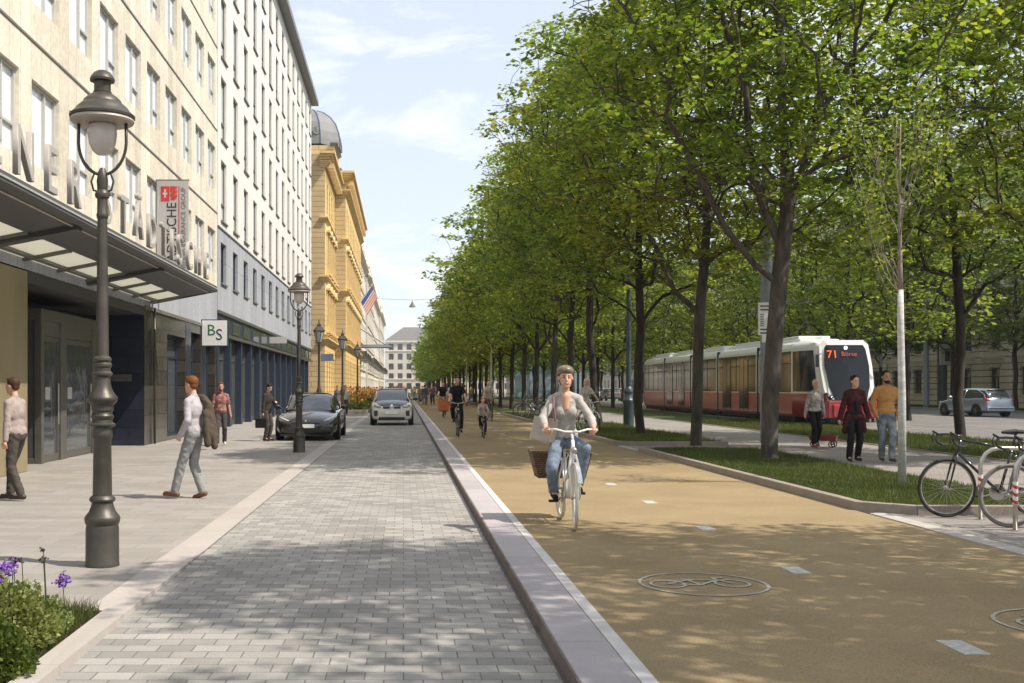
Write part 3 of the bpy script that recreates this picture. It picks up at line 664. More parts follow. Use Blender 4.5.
# ---------------------------------------------------------------- street lamps
def lamp_round(x, y, label, group='dark ornamental street lamps on the left pavement'):
    t = thing('street_lamp', label, 'street lamp', (x, y, 0), 0, group)
    b = MB(); b.lathe([(.15,0),(.152,.02),(.148,.03),(.146,.34),(.140,.37),(.150,.385),(.156,.41),(.158,.43),(.150,.45),(.118,.49),(.100,.54),(.094,.57),(.112,.585),(.116,.60),(.110,.615),(.088,.635)], n=36)
    b.build('base', M['lampmetal'], t, smooth=True, auto=35)
    b = MB(); b.lathe([(.086,.62),(.078,1.14),(.090,1.16),(.088,1.20),(.082,1.24),(.115,1.262),(.117,1.275),(.092,1.29),(.088,1.315),(.100,1.335),(.100,1.35),(.088,1.365),(.086,1.385),(.098,1.40),(.096,1.42),(.10,1.45),(.128,1.475),(.135,1.50),(.130,1.52),(.105,1.55),(.082,1.60),(.070,1.66),(.066,1.70),(.088,1.715),(.090,1.735),(.072,1.75),(.072,1.78),(.084,1.795),(.084,1.815),(.07,1.83),(.082,1.85),(.080,1.868),(.060,1.885),(.057,1.9),(.043,3.12),(.050,3.13),(.054,3.16),(.046,3.18),(.046,3.30),(.062,3.315),(.066,3.34),(.060,3.36),(.045,3.38),(.050,3.46),(.040,3.54),(.02,3.58)], n=28)
    b.build('pole', M['lampmetal'], t, smooth=True, auto=35)
    b = MB()
    for a0 in (0, math.pi):
        pts = []
        for i in range(13):
            q = i/12; an = -math.pi/2+q*math.pi/2*1.05; r_ = .215; cx = r_*math.cos(an)*1.0; cz = 3.82+.30*math.sin(an)
            pts.append((cx*math.cos(a0), cx*math.sin(a0), cz))
        pts.append((.212*math.cos(a0), 0, 3.99)); b.tube(pts, .0145, 8)
        b.tube([(.02*math.cos(a0),0,3.36), (.08*math.cos(a0),0,3.38), (.10*math.cos(a0),0,3.46), (.07*math.cos(a0),0,3.54), (.12*math.cos(a0),0,3.58), (.15*math.cos(a0),0,3.62)], .010, 6)
    b.build('yoke', M['lampmetal'], t, smooth=True)
    b = MB(); b.lathe([(.0,3.975),(.15,3.972),(.272,3.985),(.282,4.0),(.272,4.03),(.27,4.035)], n=40); b.build('rim', M['lamprim'], t, smooth=True, auto=30)
    b = MB(); b.lathe([(.268,4.02),(.287,4.03),(.289,4.05),(.270,4.065),(.235,4.10),(.228,4.115),(.19,4.15),(.172,4.165),(.165,4.185),(.135,4.215),(.095,4.243),(.080,4.25),(.082,4.262),(.074,4.268),(.074,4.352),(.108,4.358),(.110,4.378),(.100,4.40),(.075,4.435),(.04,4.455),(.0,4.46)], n=40)
    b.build('hood', M['lampmetal'], t, smooth=True, auto=30)
    b = MB(); b.lathe([(.10,3.98),(.126,3.95),(.130,3.88),(.118,3.80),(.09,3.735),(.05,3.70),(0,3.69)][::-1], n=28); b.build('globe', M['opal'], t, smooth=True)
    return t
lamp_round(-2.71, 9.72, 'large dark ornamental street lamp with opal globe, nearest on the left pavement')
lamp_round(-2.60, 26.9, 'round hooded street lamp standing in front of the parked black car')
def lamp_hex(x, y, label, sign=False):
    t = thing('street_lamp', label, 'street lamp', (x, y, 0), 0, 'dark ornamental street lamps on the left pavement')
    b = MB(); b.lathe([(.15,0),(.15,.4),(.10,.5),(.08,.6),(.07,1.2),(.11,1.3),(.12,1.45),(.07,1.6),(.05,1.9),(.045,3.4),(.07,3.45),(.04,3.5)], n=16); b.build('pole', M['lampmetal'], t, smooth=True, auto=35)
    b = MB(); b.lathe([(.10,3.55),(.21,4.0)], n=6); b.build('lantern_glass', M['lampglass'], t)
    b = MB(); b.lathe([(.24,4.0),(.25,4.04),(.14,4.2),(.08,4.24),(.09,4.3),(.03,4.38),(.02,4.5),(0,4.55)], n=6)
    for i in range(6):
        a = i*math.pi/3; b.cyl((.10*math.cos(a), .10*math.sin(a), 3.52), (.215*math.cos(a), .215*math.sin(a), 4.01), .014, n=5)
    b.lathe([(.04,3.48),(.12,3.54),(.11,3.56)], n=6); b.build('lantern_frame', M['lampmetal'], t)
    if sign:
        b = MB(); b.box(.08,.62,-.02,.02,2.75,3.05); b.box(0,.08,-.01,.01,2.88,2.92); b.build('sign_panel', M['slate'], t)
    return t
lamp_hex(-3.6, 46, 'hexagonal lantern street lamp with a small blue grey panel, before the yellow building', True)
lamp_hex(-3.05, 54, 'hexagonal lantern street lamp in front of the yellow facade, second of the two')
lamp_hex(-2.9, 68, 'small distant hexagonal lantern street lamp beside the orange flower bed')

# ---------------------------------------------------------------- facades (local frame: x outward, y along, z up)
def wall_mesh(y0, y1, z0, z1, holes, d=.3, x=0., mb=None):
    b = mb or MB()
    ys = sorted(set([y0, y1]+[h[0] for h in holes]+[h[1] for h in holes])); zs = sorted(set([z0, z1]+[h[2] for h in holes]+[h[3] for h in holes]))
    ys = [q for q in ys if y0-1e-6 <= q <= y1+1e-6]; zs = [q for q in zs if z0-1e-6 <= q <= z1+1e-6]
    for i in range(len(ys)-1):
        run = None
        for j in range(len(zs)-1):
            cy, cz = (ys[i]+ys[i+1])/2, (zs[j]+zs[j+1])/2
            inside = any(h[0] < cy < h[1] and h[2] < cz < h[3] for h in holes)
            if not inside:
                if run is None: run = zs[j]
            elif run is not None:
                b.quad((x,ys[i],run),(x,ys[i+1],run),(x,ys[i+1],zs[j]),(x,ys[i],zs[j])); run = None
        if run is not None: b.quad((x,ys[i],run),(x,ys[i+1],run),(x,ys[i+1],zs[-1]),(x,ys[i],zs[-1]))
    for a, c, e, f in holes:
        b.quad((x,a,e),(x,a,f),(x-d,a,f),(x-d,a,e)); b.quad((x,c,e),(x-d,c,e),(x-d,c,f),(x,c,f))
        b.quad((x,a,e),(x-d,a,e),(x-d,c,e),(x,c,e)); b.quad((x,a,f),(x,c,f),(x-d,c,f),(x-d,a,f))
    return b
def shell(b, y0, y1, z0, z1, D, x=0.):
    b.quad((x,y0,z0),(x,y0,z1),(x-D,y0,z1),(x-D,y0,z0)); b.quad((x,y1,z0),(x-D,y1,z0),(x-D,y1,z1),(x,y1,z1))
    b.quad((x-D,y0,z0),(x-D,y0,z1),(x-D,y1,z1),(x-D,y1,z0)); b.quad((x,y0,z1),(x,y1,z1),(x-D,y1,z1),(x-D,y0,z1)); return b
_wc = {}
def window(parent, y, z, w, h, d, mf, mg, sill=None, style=1, name='window', x=0.):
    """window centred on y with its foot at z"""
    key = (round(w,3), round(h,3), mf.name, mg.name, sill.name if sill else '', style, round(d, 3))
    if key not in _wc:
        b = MB(); f = .055; x0, x1 = -d-.02, -d+.06
        b.box(x0,x1,-w/2,-w/2+f,0,h); b.box(x0,x1,w/2-f,w/2,0,h); b.box(x0,x1,-w/2+f,w/2-f,0,f); b.box(x0,x1,-w/2+f,w/2-f,h-f,h)
        if style == 1: b.box(x0,x1,-.035,.035,f,h-f)
        if style == 2: b.box(x0,x1,-.035,.035,f,h*.68); b.box(x0,x1,-w/2+f,w/2-f,h*.68,h*.68+.07)
        if style == 3: b.box(x0,x1,-w/2+f,w/2-f,h*.30,h*.30+.05)
        if style == 4: b.box(x0,x1,w*.08,w*.08+.06,f,h-f); b.box(x0,x1,w*.08+.06,w/2-f,h*.33,h*.33+.05)
        me = b.mesh('window'); me.materials.append(mf)
        g = MB(); g.box(-d-.012, -d-.002, -w/2+f*.5, w/2-f*.5, f*.5, h-f*.5); gm = g.mesh('pane'); gm.materials.append(mg)
        sm = None
        if sill:
            q = MB(); q.box(-d*.9, .07, -w/2-.06, w/2+.06, -.07, -.002); sm = q.mesh('sill'); sm.materials.append(sill)
        _wc[key] = (me, gm, sm)
    me, gm, sm = _wc[key]
    o = inst(name, me, parent, (x, y, z)); inst('pane', gm, o)
    if sm: inst('sill', sm, o)
    return o

# --- cream insurance building (its plane x=-7.2)
FX = -7.2
def bld_cream():
    Y0, Y1 = 6.0, 41.7
    t = thing('office_building', 'cream stone clad office building with the entrance canopy, nearest on the left', 'building', (FX, 0, 0))
    rows = [(5.95,7.6),(9.12,10.8),(12.3,14.0),(15.5,17.2),(18.7,20.4)]
    holes = []; cs = [31.15+2.35*k for k in range(-10, 5)]
    for z0, z1 in rows:
        for c in cs: holes.append((c-.83, c+.83, z0, z1))
    b = wall_mesh(Y0, Y1, 5.35, 22.5, holes, .14); shell(b, Y0, Y1, 5.35, 22.5, 14); b.build('wall', M['travertine'], t)
    b = wall_mesh(Y0, Y1, 3.86, 5.35, [], .2); shell(b, Y0, Y1, 3.86, 5.345, 14, 0); b.build('cladding_band', M['greyclad'], t)
    for z0, z1 in rows:
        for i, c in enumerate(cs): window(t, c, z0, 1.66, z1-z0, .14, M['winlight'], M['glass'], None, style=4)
    b = MB()
    for z in (8.32, 11.5, 14.7, 17.9): b.box(-.02, .025, Y0, Y1-.01, z, z+.045)
    b.box(-.02, .05, 30, Y1-.01, 3.80, 3.9); b.box(-.02,.03, Y0, Y1-.01, 5.33, 5.37)
    b.build('ledge', M['winframe'], t)
    b = MB(); b.box(-14.3, .35, Y0, Y1, 22.5, 22.9); b.build('roof', M['zinc'], t)
    # ground floor
    holes = [(32.9,35.6,.12,3.25),(36.9,38.6,.02,3.5),(39.6,41.0,.12,3.3)]
    b = wall_mesh(30.0, Y1, 0, 3.80, [(32.9,35.6,.12,3.25),(36.6,38.3,.02,3.5),(39.3,41.2,.12,3.3)], .35)
    b.build('stone_wall', M['brownstone'], t)
    b = MB(); b.box(-1.6, -.012, 29.98, 30.3, 0, 3.80); b.build('stone_return', M['darkstone_x'], t)
    b = MB(); b.box(-.01, .012, 35.7, 36.5, 0, 3.75); b.box(-.01, .014, 38.4, 39.2, 0, 3.75); b.build('dark_pier', M['darkstone'], t)
    b = MB(); b.box(-1.15, -.35, 29.965, 29.978, 1.78, 1.98); b.build('name_plate', M['greyframe'], t)
    for (a, c, e, f, nm) in ((32.9,35.6,.12,3.25,'shop_window'),(36.6,38.3,.02,3.5,'entrance_door'),(39.3,41.2,.12,3.3,'shop_window')):
        b = MB(); w = .07
        b.box(-.36,-.27,a,a+w,e,f); b.box(-.36,-.27,c-w,c,e,f); b.box(-.36,-.27,a+w,c-w,e,e+w); b.box(-.36,-.27,a+w,c-w,f-w,f); b.box(-.36,-.27,a+w,c-w,2.55,2.62)
        if c-a > 2: b.box(-.36,-.27,(a+c)/2-.04,(a+c)/2+.04,e+w,2.55)
        o = b.build(nm, M['blueframe'], t); g = MB(); g.box(-.33,-.32,a+.03,c-.03,e+.03,f-.03); g.build('pane', M['glassdark'], o)
    b = MB(); b.box(-.30,-.285,33.2,33.95,2.72,3.15); b.build('window_notice', M['winlight'], t)
    b = MB(); b.cyl((.06,31.0,0),(.06,31.0,3.9),.035,n=8); b.build('downpipe', M['bronze'], t, smooth=True)
    # recess behind the canopy
    b = MB(); b.box(-1.75,-1.6,20.7,30.0,0,3.86); b.build('recess_wall', M['darkstone'], t)
    b = MB(); b.box(-1.6,-.0,20.7,30.0,3.62,3.85); b.build('recess_soffit', M['canopymetal'], t)
    for y0_ in (20.9, 23.0-1.02, 27.4, 28.7):
        b = MB(); b.box(-1.6,-1.52,y0_,y0_+.07,0,3.3); b.box(-1.6,-1.52,y0_+.9,y0_+.97,0,3.3); b.box(-1.6,-1.52,y0_+.07,y0_+.9,3.23,3.3); b.box(-1.6,-1.52,y0_+.07,y0_+.9,0,.08)
        o = b.build('glazed_panel', M['bronze'], t); g = MB(); g.box(-1.59,-1.575,y0_+.03,y0_+.94,.05,3.26); g.build('pane', M['glassdark'], o)
    # vestibule with double doors
    b = MB(); X1 = -.42; ya, yb = 22.75, 26.9
    b.box(-1.6,X1,ya,yb,3.05,3.28)
    b.box(X1-.16,X1,ya,ya+.16,0,3.05); b.box(X1-.16,X1,24.05,24.45,0,3.05); b.box(X1-.16,X1,yb-.38,yb,0,3.05); b.box(-1.6,X1-.16,yb-.06,yb,0,3.05)
    b.box(-1.6,X1-.17,ya,ya+.05,0,.12); b.box(X1-.14,X1-.03,ya+.16,24.05,2.72,3.05); b.box(X1-.14,X1-.03,24.45,yb-.38,2.72,3.05)
    b.build('vestibule', M['greyframe'], t, bevel=.01)
    g = MB(); g.box(-1.55,X1-.17,ya+.02,ya+.035,.12,3.04); g.build('side_pane', M['glassdark'], t)
    for a, c in ((ya+.16,24.05),(24.45,yb-.38)):
        b = MB(); w = .09
        b.box(X1-.12,X1-.05,a+.01,a+w,.01,2.71); b.box(X1-.12,X1-.05,c-w,c-.01,.01,2.71); b.box(X1-.12,X1-.05,a+w,c-w,.01,.16); b.box(X1-.12,X1-.05,a+w,c-w,2.6,2.71)
        o = b.build('door', M['greyframe'], t); g = MB(); g.box(X1-.10,X1-.08,a+.05,c-.05,.1,2.65); g.build('pane', M['glassdark'], o)
        h = MB(); h.cyl((X1-.01,c-.16,.8),(X1-.01,c-.16,1.7),.018,n=8); h.build('handle', M['steel'], o)
        h = MB(); h.box(X1-.078,X1-.074,a+.3,a+.62,1.35,1.62); h.build('sticker', M['winlight'], o)
    # brass clad pillars
    for a, c in ((17.4,20.7),(9.5,12.8)):
        b = MB(); b.box(-1.6,.0,a,c,0,3.84); b.build('pillar', M['gold'], t, bevel=.02)
        b = MB(); b.box(-.005,.006,a+1.62,a+1.65,.05,3.8); b.build('pillar_joint', M['bronze'], t)
bld_cream()

def canopy():
    t = thing('entrance_canopy', 'wide dark metal canopy with frosted glass panels projecting over the entrance', 'canopy', (-5.33, 0, 4.36))
    ang = math.atan(.193); T = Matrix.Rotation(-ang, 4, 'Y')   # local -x runs inward and down
    Ya, Yb = 4.0, 31.0
    def mb(): b = MB(); b.T = T; return b
    W = 3.0
    b = mb(); b.box(-.16,0,Ya,Yb,0,.16); b.box(-.98,-.16,Ya,Yb,.02,.12); b.box(-W,-.98,Ya,Yb,.16,.2) if False else None
    b.box(-W,-.16,Yb-.16,Yb,0,.2); b.build('rim', M['canopymetal'], t)
    b = mb(); b.box(.003,.02,Ya,Yb,.05,.085); b.box(-.26,-.22,Ya,Yb-.2,.0,.018); b.build('edge_strip', M['canopyedge'], t)
    for y in (5.6, 11.95, 18.3, 24.65):
        b = mb(); b.box(-W,-.17,y-.14,y+.14,-.06,.22); b.build('rib', M['canopymetal'], t)
    ys = [4.0, 5.6, 11.95, 18.3, 24.65, 30.84]
    for i in range(5):
        a, c = ys[i]+.15, ys[i+1]-.15
        if c-a < 2: continue
        n = 3; w = (c-a)/n
        b = mb()
        for k in range(n+1): q = a+k*w; b.box(-W,-.98,max(a,q-.06),min(c,q+.06),.0,.14)
        b.box(-1.75,-1.66,a,c,.002,.142); b.box(-2.45,-2.36,a,c,.002,.142)
        b.build('panel_frame', M['greyframe'], t)
        g = mb(); g.box(-W+.01,-.985,a,c,.06,.085); g.build('glass_panel', M['canopyglass'], t)
canopy()
# letters standing on the canopy
def letters():
    t = thing('letter_sign', 'large pale standing letters in a row on the edge of the entrance canopy', 'sign', (-5.5, 0, 4.50))
    txt = 'WIENER STÄDTISCHE'; y = 12.0; pitch = 1.03
    adv = {'W':1.3,'I':.55,' ':.8}
    for ch in txt:
        a = adv.get(ch, 1.19)
        if ch != ' ':
            o = text_mesh('letter', ch, 1.04, M['letter'], t, (0, y+a/2, .46 if ch != 'Ä' else .54), (R(90),0,R(90)), extrude=.035, bevel=.008)
        y += a
    b = MB(); b.box(-.03,.03,12.0,y,-.08,-.03); b.build('rail', M['canopymetal'], t)
letters()
def banner():
    t = thing('banner_sign', 'grey vertical banner sign with red emblem and ISCHE lettering above the canopy', 'sign', (-7.2, 31.4, 5.0))
    b = MB(); b.box(.03,.95,-.03,.03,0,2.62); b.build('panel', mat('banner_grey', (.42,.40,.38), .6, var=.05), t)
    b = MB(); b.box(0,.97,-.02,.02,2.62,2.66); b.box(0,.03,-.02,.02,0,2.62); b.build('bracket', M['greyframe'], t)
    b = MB(); b.box(.15,.40,-.036,-.032,2.02,2.46)
    for i, (p) in enumerate([[(.42,2.46),(.62,2.46),(.62,2.40),(.50,2.28),(.42,2.28)], [(.42,2.24),(.62,2.36),(.62,2.27),(.48,2.16),(.42,2.16)], [(.44,2.13),(.62,2.24),(.62,2.13),(.56,2.06),(.44,2.06)]]): b.prism(p, 'y', -.036-.0003*i, -.032)
    b.build('emblem', M['red'], t)
    b = MB(); b.box(.2,.34,-.039,-.0365,2.22,2.27); b.box(.25,.30,-.0395,-.037,2.13,2.37); b.build('emblem_cross', M['winlight'], t)
    b = MB(); b.box(.665,.69,-.036,-.032,.1,2.46); b.build('stripe', M['red'], t)
    text_mesh('lettering', 'STÄDTISCHE', .40, M['bluetext'], t, (.48,-.034,.94), (R(90),R(-90),0), extrude=.003, sx=.92)
    text_mesh('lettering', 'VIENNA INSURANCE GROUP', .19, M['winframe'], t, (.81,-.034,1.20), (R(90),R(-90),0), extrude=.003, sx=1.0)
banner()
def bs_sign():
    t = thing('square_sign', 'square white sign with green and black letters BS on the dark shopfront', 'sign', (-7.2, 38.5, 3.08))
    b = MB(); b.box(.0,.96,-.08,.08,0,.96); b.box(.03,.93,-.083,-.08,.03,.93); b.build('frame', M['blueframe'], t)
    b = MB(); b.box(.035,.925,-.087,-.0835,.035,.925); b.build('panel', M['white'], t)
    text_mesh('lettering', 'B', .56, M['green'], t, (.36,-.09,.56), (R(90),0,0), extrude=.003)
    text_mesh('lettering', 'S', .56, M['bluetext'], t, (.64,-.09,.40), (R(90),0,0), extrude=.003)
bs_sign()

def bld_white():
    t = thing('office_building', 'long white office building with grey lower storeys and narrow windows, second on the left', 'building', (FX+.03, 0, 0))
    Y0, Y1 = 41.72, 84.0; cs = [43.1+3.04*k for k in range(14)]
    rows = [(8.2,10.6),(11.4,13.9),(14.65,17.1),(17.9,20.3),(21.0,22.8)]
    holes = [(c-.66,c+.66,a,e) for a, e in rows for c in cs]
    b = wall_mesh(Y0, Y1, 7.85, 23.6, holes, .15); shell(b, Y0, Y1, 7.85, 23.6, 14); b.build('wall', M['whiteclad'], t)
    h2 = [(c-.66,c+.66,5.75,7.35) for c in cs]
    b = wall_mesh(Y0, Y1, 4.62, 7.845, h2, .18, -.01); shell(b, Y0, Y1, 4.62, 7.845, 14, -.01); b.build('lower_wall', M['greyclad'], t)
    for a, e in rows:
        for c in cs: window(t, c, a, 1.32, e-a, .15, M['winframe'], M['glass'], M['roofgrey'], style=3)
    for c in cs: window(t, c, 5.75, 1.32, 1.6, .18, M['blueframe'], M['glassdark'], M['roofgrey'], style=0, x=-.01)
    b = MB(); b.box(-14.2,.55,Y0,Y1+.3,23.6,23.95); b.build('roof', M['zinc'], t)
    b = MB(); b.box(-.02,.06,Y0,Y1,4.5,4.62); b.box(-.02,.03,Y0,Y1,7.84,7.90); b.box(-.02,.12,Y0,Y1,3.62,3.74); b.build('ledge', M['greyframe'], t)
    # shop fronts: columns, lintel, glazing
    b = MB(); b.box(-.6,-.02,Y0,Y1,3.74,4.49); b.build('lintel', M['blueframe'], t)
    b = MB(); b.box(-14,-.62,Y0,Y1,0,4.49); b.build('inner_wall', M['darkstone'], t)
    yc = Y0+.1; i = 0
    colm = MB(); colm.box(-.55,.0,-.2,.2,0,3.62); cm = colm.mesh('column'); cm.materials.append(M['blueframe'])
    while yc < Y1:
        inst('column', cm, t, (0, yc, 0))
        if yc+3.5 < Y1+1:
            b = MB(); w = 3.04-.4
            for q in (0, w/2-.03, w-.06): b.box(-.36,-.28,q,q+.06,.1,3.58)
            b.box(-.36,-.28,0,w,2.75,2.83); b.box(-.36,-.28,0,w,.02,.2)
            if i == 0: fm = b.mesh('shop_window'); fm.materials.append(M['greyframe']); g = MB(); g.box(-.34,-.33,0,w,.1,3.6); gm = g.mesh('pane'); gm.materials.append(M['glassdark'])
            o = inst('shop_window', fm, t, (0, yc+.2, 0)); inst('pane', gm, o)
            f = MB(); f.box(-.1,-.02,.3,w-.3,3.84,4.36)
            if i == 0: fl = f.mesh('fanlight'); fl.materials.append(M['glassdark'])
            inst('fanlight', fl, t, (.03, yc+.2, 0))
        yc += 3.04; i += 1
    b = MB(); b.box(.0,.9,58.0,58.08,4.0,4.35); b.build('name_sign', M['winlight'], t)
bld_white()

def cornice(b, y0, y1, z, h, out, x=0., end=True):
    n = 4
    for i in range(n): b.box(x-.4, x+out*(i+1)/n, y0-out*(i+1)/n, y1+out*(i+1)/n, z+h*i/n, z+h*(i+1)/n-.002)
def bld_yellow():
    t = thing('palace_building', 'ornate yellow historic building with a slate dome and heavy cornices', 'building', (-6.4, 0, 0))
    def block(y0, y1, x, ztop, cs, first):
        rows = [(1.0,4.2,1.5),(6.6,9.6,1.35),(11.4,14.4,1.35),(16.2,18.6,1.2)]
        holes = [(c-w/2,c+w/2,a,e) for a, e, w in rows for c in cs]
        b = wall_mesh(y0, y1, 0, ztop, holes, .45, x); b.quad((x,y0,ztop),(x,y1,ztop),(x-16,y1,ztop),(x-16,y0,ztop)); b.quad((x,y1,0),(x-16,y1,0),(x-16,y1,ztop),(x,y1,ztop)); b.build('wall', M['yellow'], t)
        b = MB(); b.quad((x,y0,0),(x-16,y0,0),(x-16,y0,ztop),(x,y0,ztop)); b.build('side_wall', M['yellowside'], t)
        for a, e, w in rows:
            for c in cs: window(t, c, a, w, e-a, .42, M['winframe'], M['glassdark'], None, style=2, x=x)
        b = MB()
        for z, h, o_ in ((5.2,.5,.35),(5.75,.25,.2),(10.3,.45,.3),(15.2,.35,.25),(19.6,.5,.45),(ztop-.6,.75,.85)): cornice(b, y0, y1, z, h, o_, x)
        yy = y0+.4
        while yy < y1: b.box(x+.02,x+.7,yy,yy+.22,ztop-1.0,ztop-.62); yy += .62
        b.build('cornice', M['yellowplain'], t)
        b = MB()
        for a, e, w in rows[1:3]:
            for c in cs:
                b.box(x-.02,x+.12,c-w/2-.22,c-w/2-.02,a-.2,e+.1); b.box(x-.02,x+.12,c+w/2+.02,c+w/2+.22,a-.2,e+.1); b.box(x-.02,x+.3,c-w/2-.35,c+w/2+.35,e+.12,e+.3)
                b.add([(x,c-w/2-.35,e+.302),(x,c+w/2+.35,e+.302),(x,c,e+.75),(x+.28,c-w/2-.35,e+.302),(x+.28,c+w/2+.35,e+.302),(x+.28,c,e+.75)],[(3,4,5),(0,3,5,2),(1,2,5,4)])
                b.box(x-.02,x+.35,c-w/2-.3,c+w/2+.3,a-.45,a-.25)
        b.build('window_surround', M['yellowplain'], t)
    block(88, 100.8, 0, 20.6, [90.6+3.0*k for k in range(4)], True)
    block(100.9, 136, 1.0, 21.6, [103.2+3.3*k for k in range(10)], False)
    # attic drum and dome
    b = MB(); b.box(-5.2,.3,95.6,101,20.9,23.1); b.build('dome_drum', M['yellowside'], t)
    b = MB(); cornice(b, 95.6, 101, 23.0, .3, .3, .3); b.build('dome_cornice', M['zinc'], t)
    prof = [(3.0,23.3),(2.98,23.9),(2.85,24.6),(2.55,25.4),(2.0,26.1),(1.3,26.6),(.6,26.85),(.0,26.9)]
    b = MB(); cx, cy = -2.1, 98.6; n = 8
    vs = [(cx+r_*math.cos(2*math.pi*(k+.5)/n), cy+r_*math.sin(2*math.pi*(k+.5)/n), z) for r_, z in prof for k in range(n)]
    fs = []
    for i in range(len(prof)-1):
        for k in range(n): fs.append((i*n+k, i*n+(k+1) % n, (i+1)*n+(k+1) % n, (i+1)*n+k))
    b.add(vs, fs); b.mi = [0]*len(b.mi)
    b.build('dome', M['zinc'], t)
    b = MB()
    for k in range(n):
        a = 2*math.pi*(k+.5)/n; b.tube([(cx+(r_+.03)*math.cos(a), cy+(r_+.03)*math.sin(a), z) for r_, z in prof[:-1]], .06, 6)
    b.build('dome_rib', M['slate'], t)
    b = MB(); b.torus((cx+.75, cy-2.62, 24.5), (.3,-1,.35), .36, .09, 20, 6); b.build('dome_oculus', M['roofgrey'], t)
    b = MB(); b.cyl((cx+.76, cy-2.60, 24.5), (cx+.78, cy-2.66, 24.52), .3, n=16); b.build('oculus_pane', M['glassdark'], t)
    b = MB(); b.box(-.3,.3,101.5,102.1,21.6,24.6); b.box(-1.2,-.6,106,106.6,22,24.2); b.build('chimney', M['yellowplain'], t)
    b = MB(); b.add([(.6,101,22.15),(.6,136,22.15),(-7,136,25.5),(-7,101,25.5),(-15,101,22.15),(-15,136,22.15)],[(0,1,2,3),(3,2,5,4),(0,3,4),(1,5,2)]); b.build('roof', M['slate'], t)
bld_yellow()

def bld_generic(name, label, x, y0, y1, H, mw, trim, floors, bay, cat='building', facing=1, roofm=None, group=None, win=(1.2,1.9), detail=True, rusticated=None, glassm=None):
    rot = 0 if facing == 1 else math.pi
    t = thing(name, label, cat, (x, 0 if facing == 1 else 0, 0), 0, group)
    t.rotation_euler = (0,0,rot)
    a0, a1 = (y0, y1) if facing == 1 else (-y1, -y0)
    fh = (H-.8)/floors; cs = []; c = a0+bay*.7
    while c < a1-bay*.4: cs.append(c); c += bay
    holes = [(c-win[0]/2,c+win[0]/2,.9+fh*f+.2,.9+fh*f+.2+min(win[1],fh-1.3)) for f in range(floors) for c in cs]
    b = wall_mesh(a0, a1, 0, H, holes, .3)
    b.quad((0,a0,H),(0,a1,H),(-14,a1,H),(-14,a0,H)); b.quad((0,a1,0),(-14,a1,0),(-14,a1,H),(0,a1,H)); b.quad((0,a0,0),(-14,a0,0),(-14,a0,H),(0,a0,H)); b.build('wall', mw, t)
    for h in holes[:100]: window(t, (h[0]+h[1])/2, h[2], win[0], h[3]-h[2], .28, M['winframe'] if not glassm else M['winlight'], glassm or M['glassdark'], None, style=2)
    b = MB(); cornice(b, a0+.6, a1-.6, H-.5, .6, .6)
    for f in range(1, floors):
        if f in (1, 2) or detail: b.box(-.02,.16,a0,a1,.35+fh*f,.35+fh*f+.18)
    if detail:
        for h in holes: b.box(-.02,.14,h[0]-.18,h[1]+.18,h[3]+.08,h[3]+.26); b.box(-.02,.12,h[0]-.14,h[1]+.14,h[2]-.16,h[2]-.03)
    b.build('cornice', trim, t)
    b = MB(); b.add([(.4,a0-.1,H+.11),(.4,a1+.1,H+.11),(-6,a1+.1,H+3.2),(-6,a0-.1,H+3.2),(-14,a0-.1,H+.11),(-14,a1+.1,H+.11)],[(0,1,2,3),(3,2,5,4),(0,3,4),(1,5,2)]); b.build('roof', roofm or M['roofgrey'], t)
    return t, a0, a1
for i, (x, y0, y1, H, mw, lab) in enumerate([(-5.9,136.3,168,19.5,'palestucco','white ornate building with gables just past the yellow building'),(-5.6,168.3,205,19.0,'creamplain','cream historic building with roof ornaments further down the left side'),(-5.7,205.3,250,18.5,'palestucco','pale distant building in the left row, third beyond the yellow one'),(-5.4,250.3,300,19,'creamplain','far pale building closing the left row before the vista')]):
    t, a0, a1 = bld_generic('town_house', lab, x, y0, y1, H, M[mw], M['creamplain'], 5, 3.4)
    b = MB(); q = a0+1
    while q < a1: # parapet figures and gables
        b.lathe([(.3,H+.1),(.25,H+.8),(.12,H+1.2),(.28,H+1.6),(.1,H+2.1),(0,H+2.3)], (.1,q,0), 8); q += 5.4
    for q in (a0+8, a0+22): b.prism([(q-2.5,H+.1),(q+2.5,H+.1),(q+2.2,H+2.2),(q+1,H+2.6),(q,H+4.0),(q-1,H+2.6),(q-2.2,H+2.2)], 'x', -.5, .25)
    b.build('roof_ornament', M['creamplain'], t)
    q = a0+5
    while q < a1-3: b = MB(); b.box(0,1.1,q-1.3,q+1.3,5.3,5.5); b.box(1.0,1.1,q-1.3,q+1.3,5.5,6.4); b.box(0,1.1,q-1.3,q-1.2,5.5,6.4); q += 9; b.build('balcony', M['greyframe'], t)
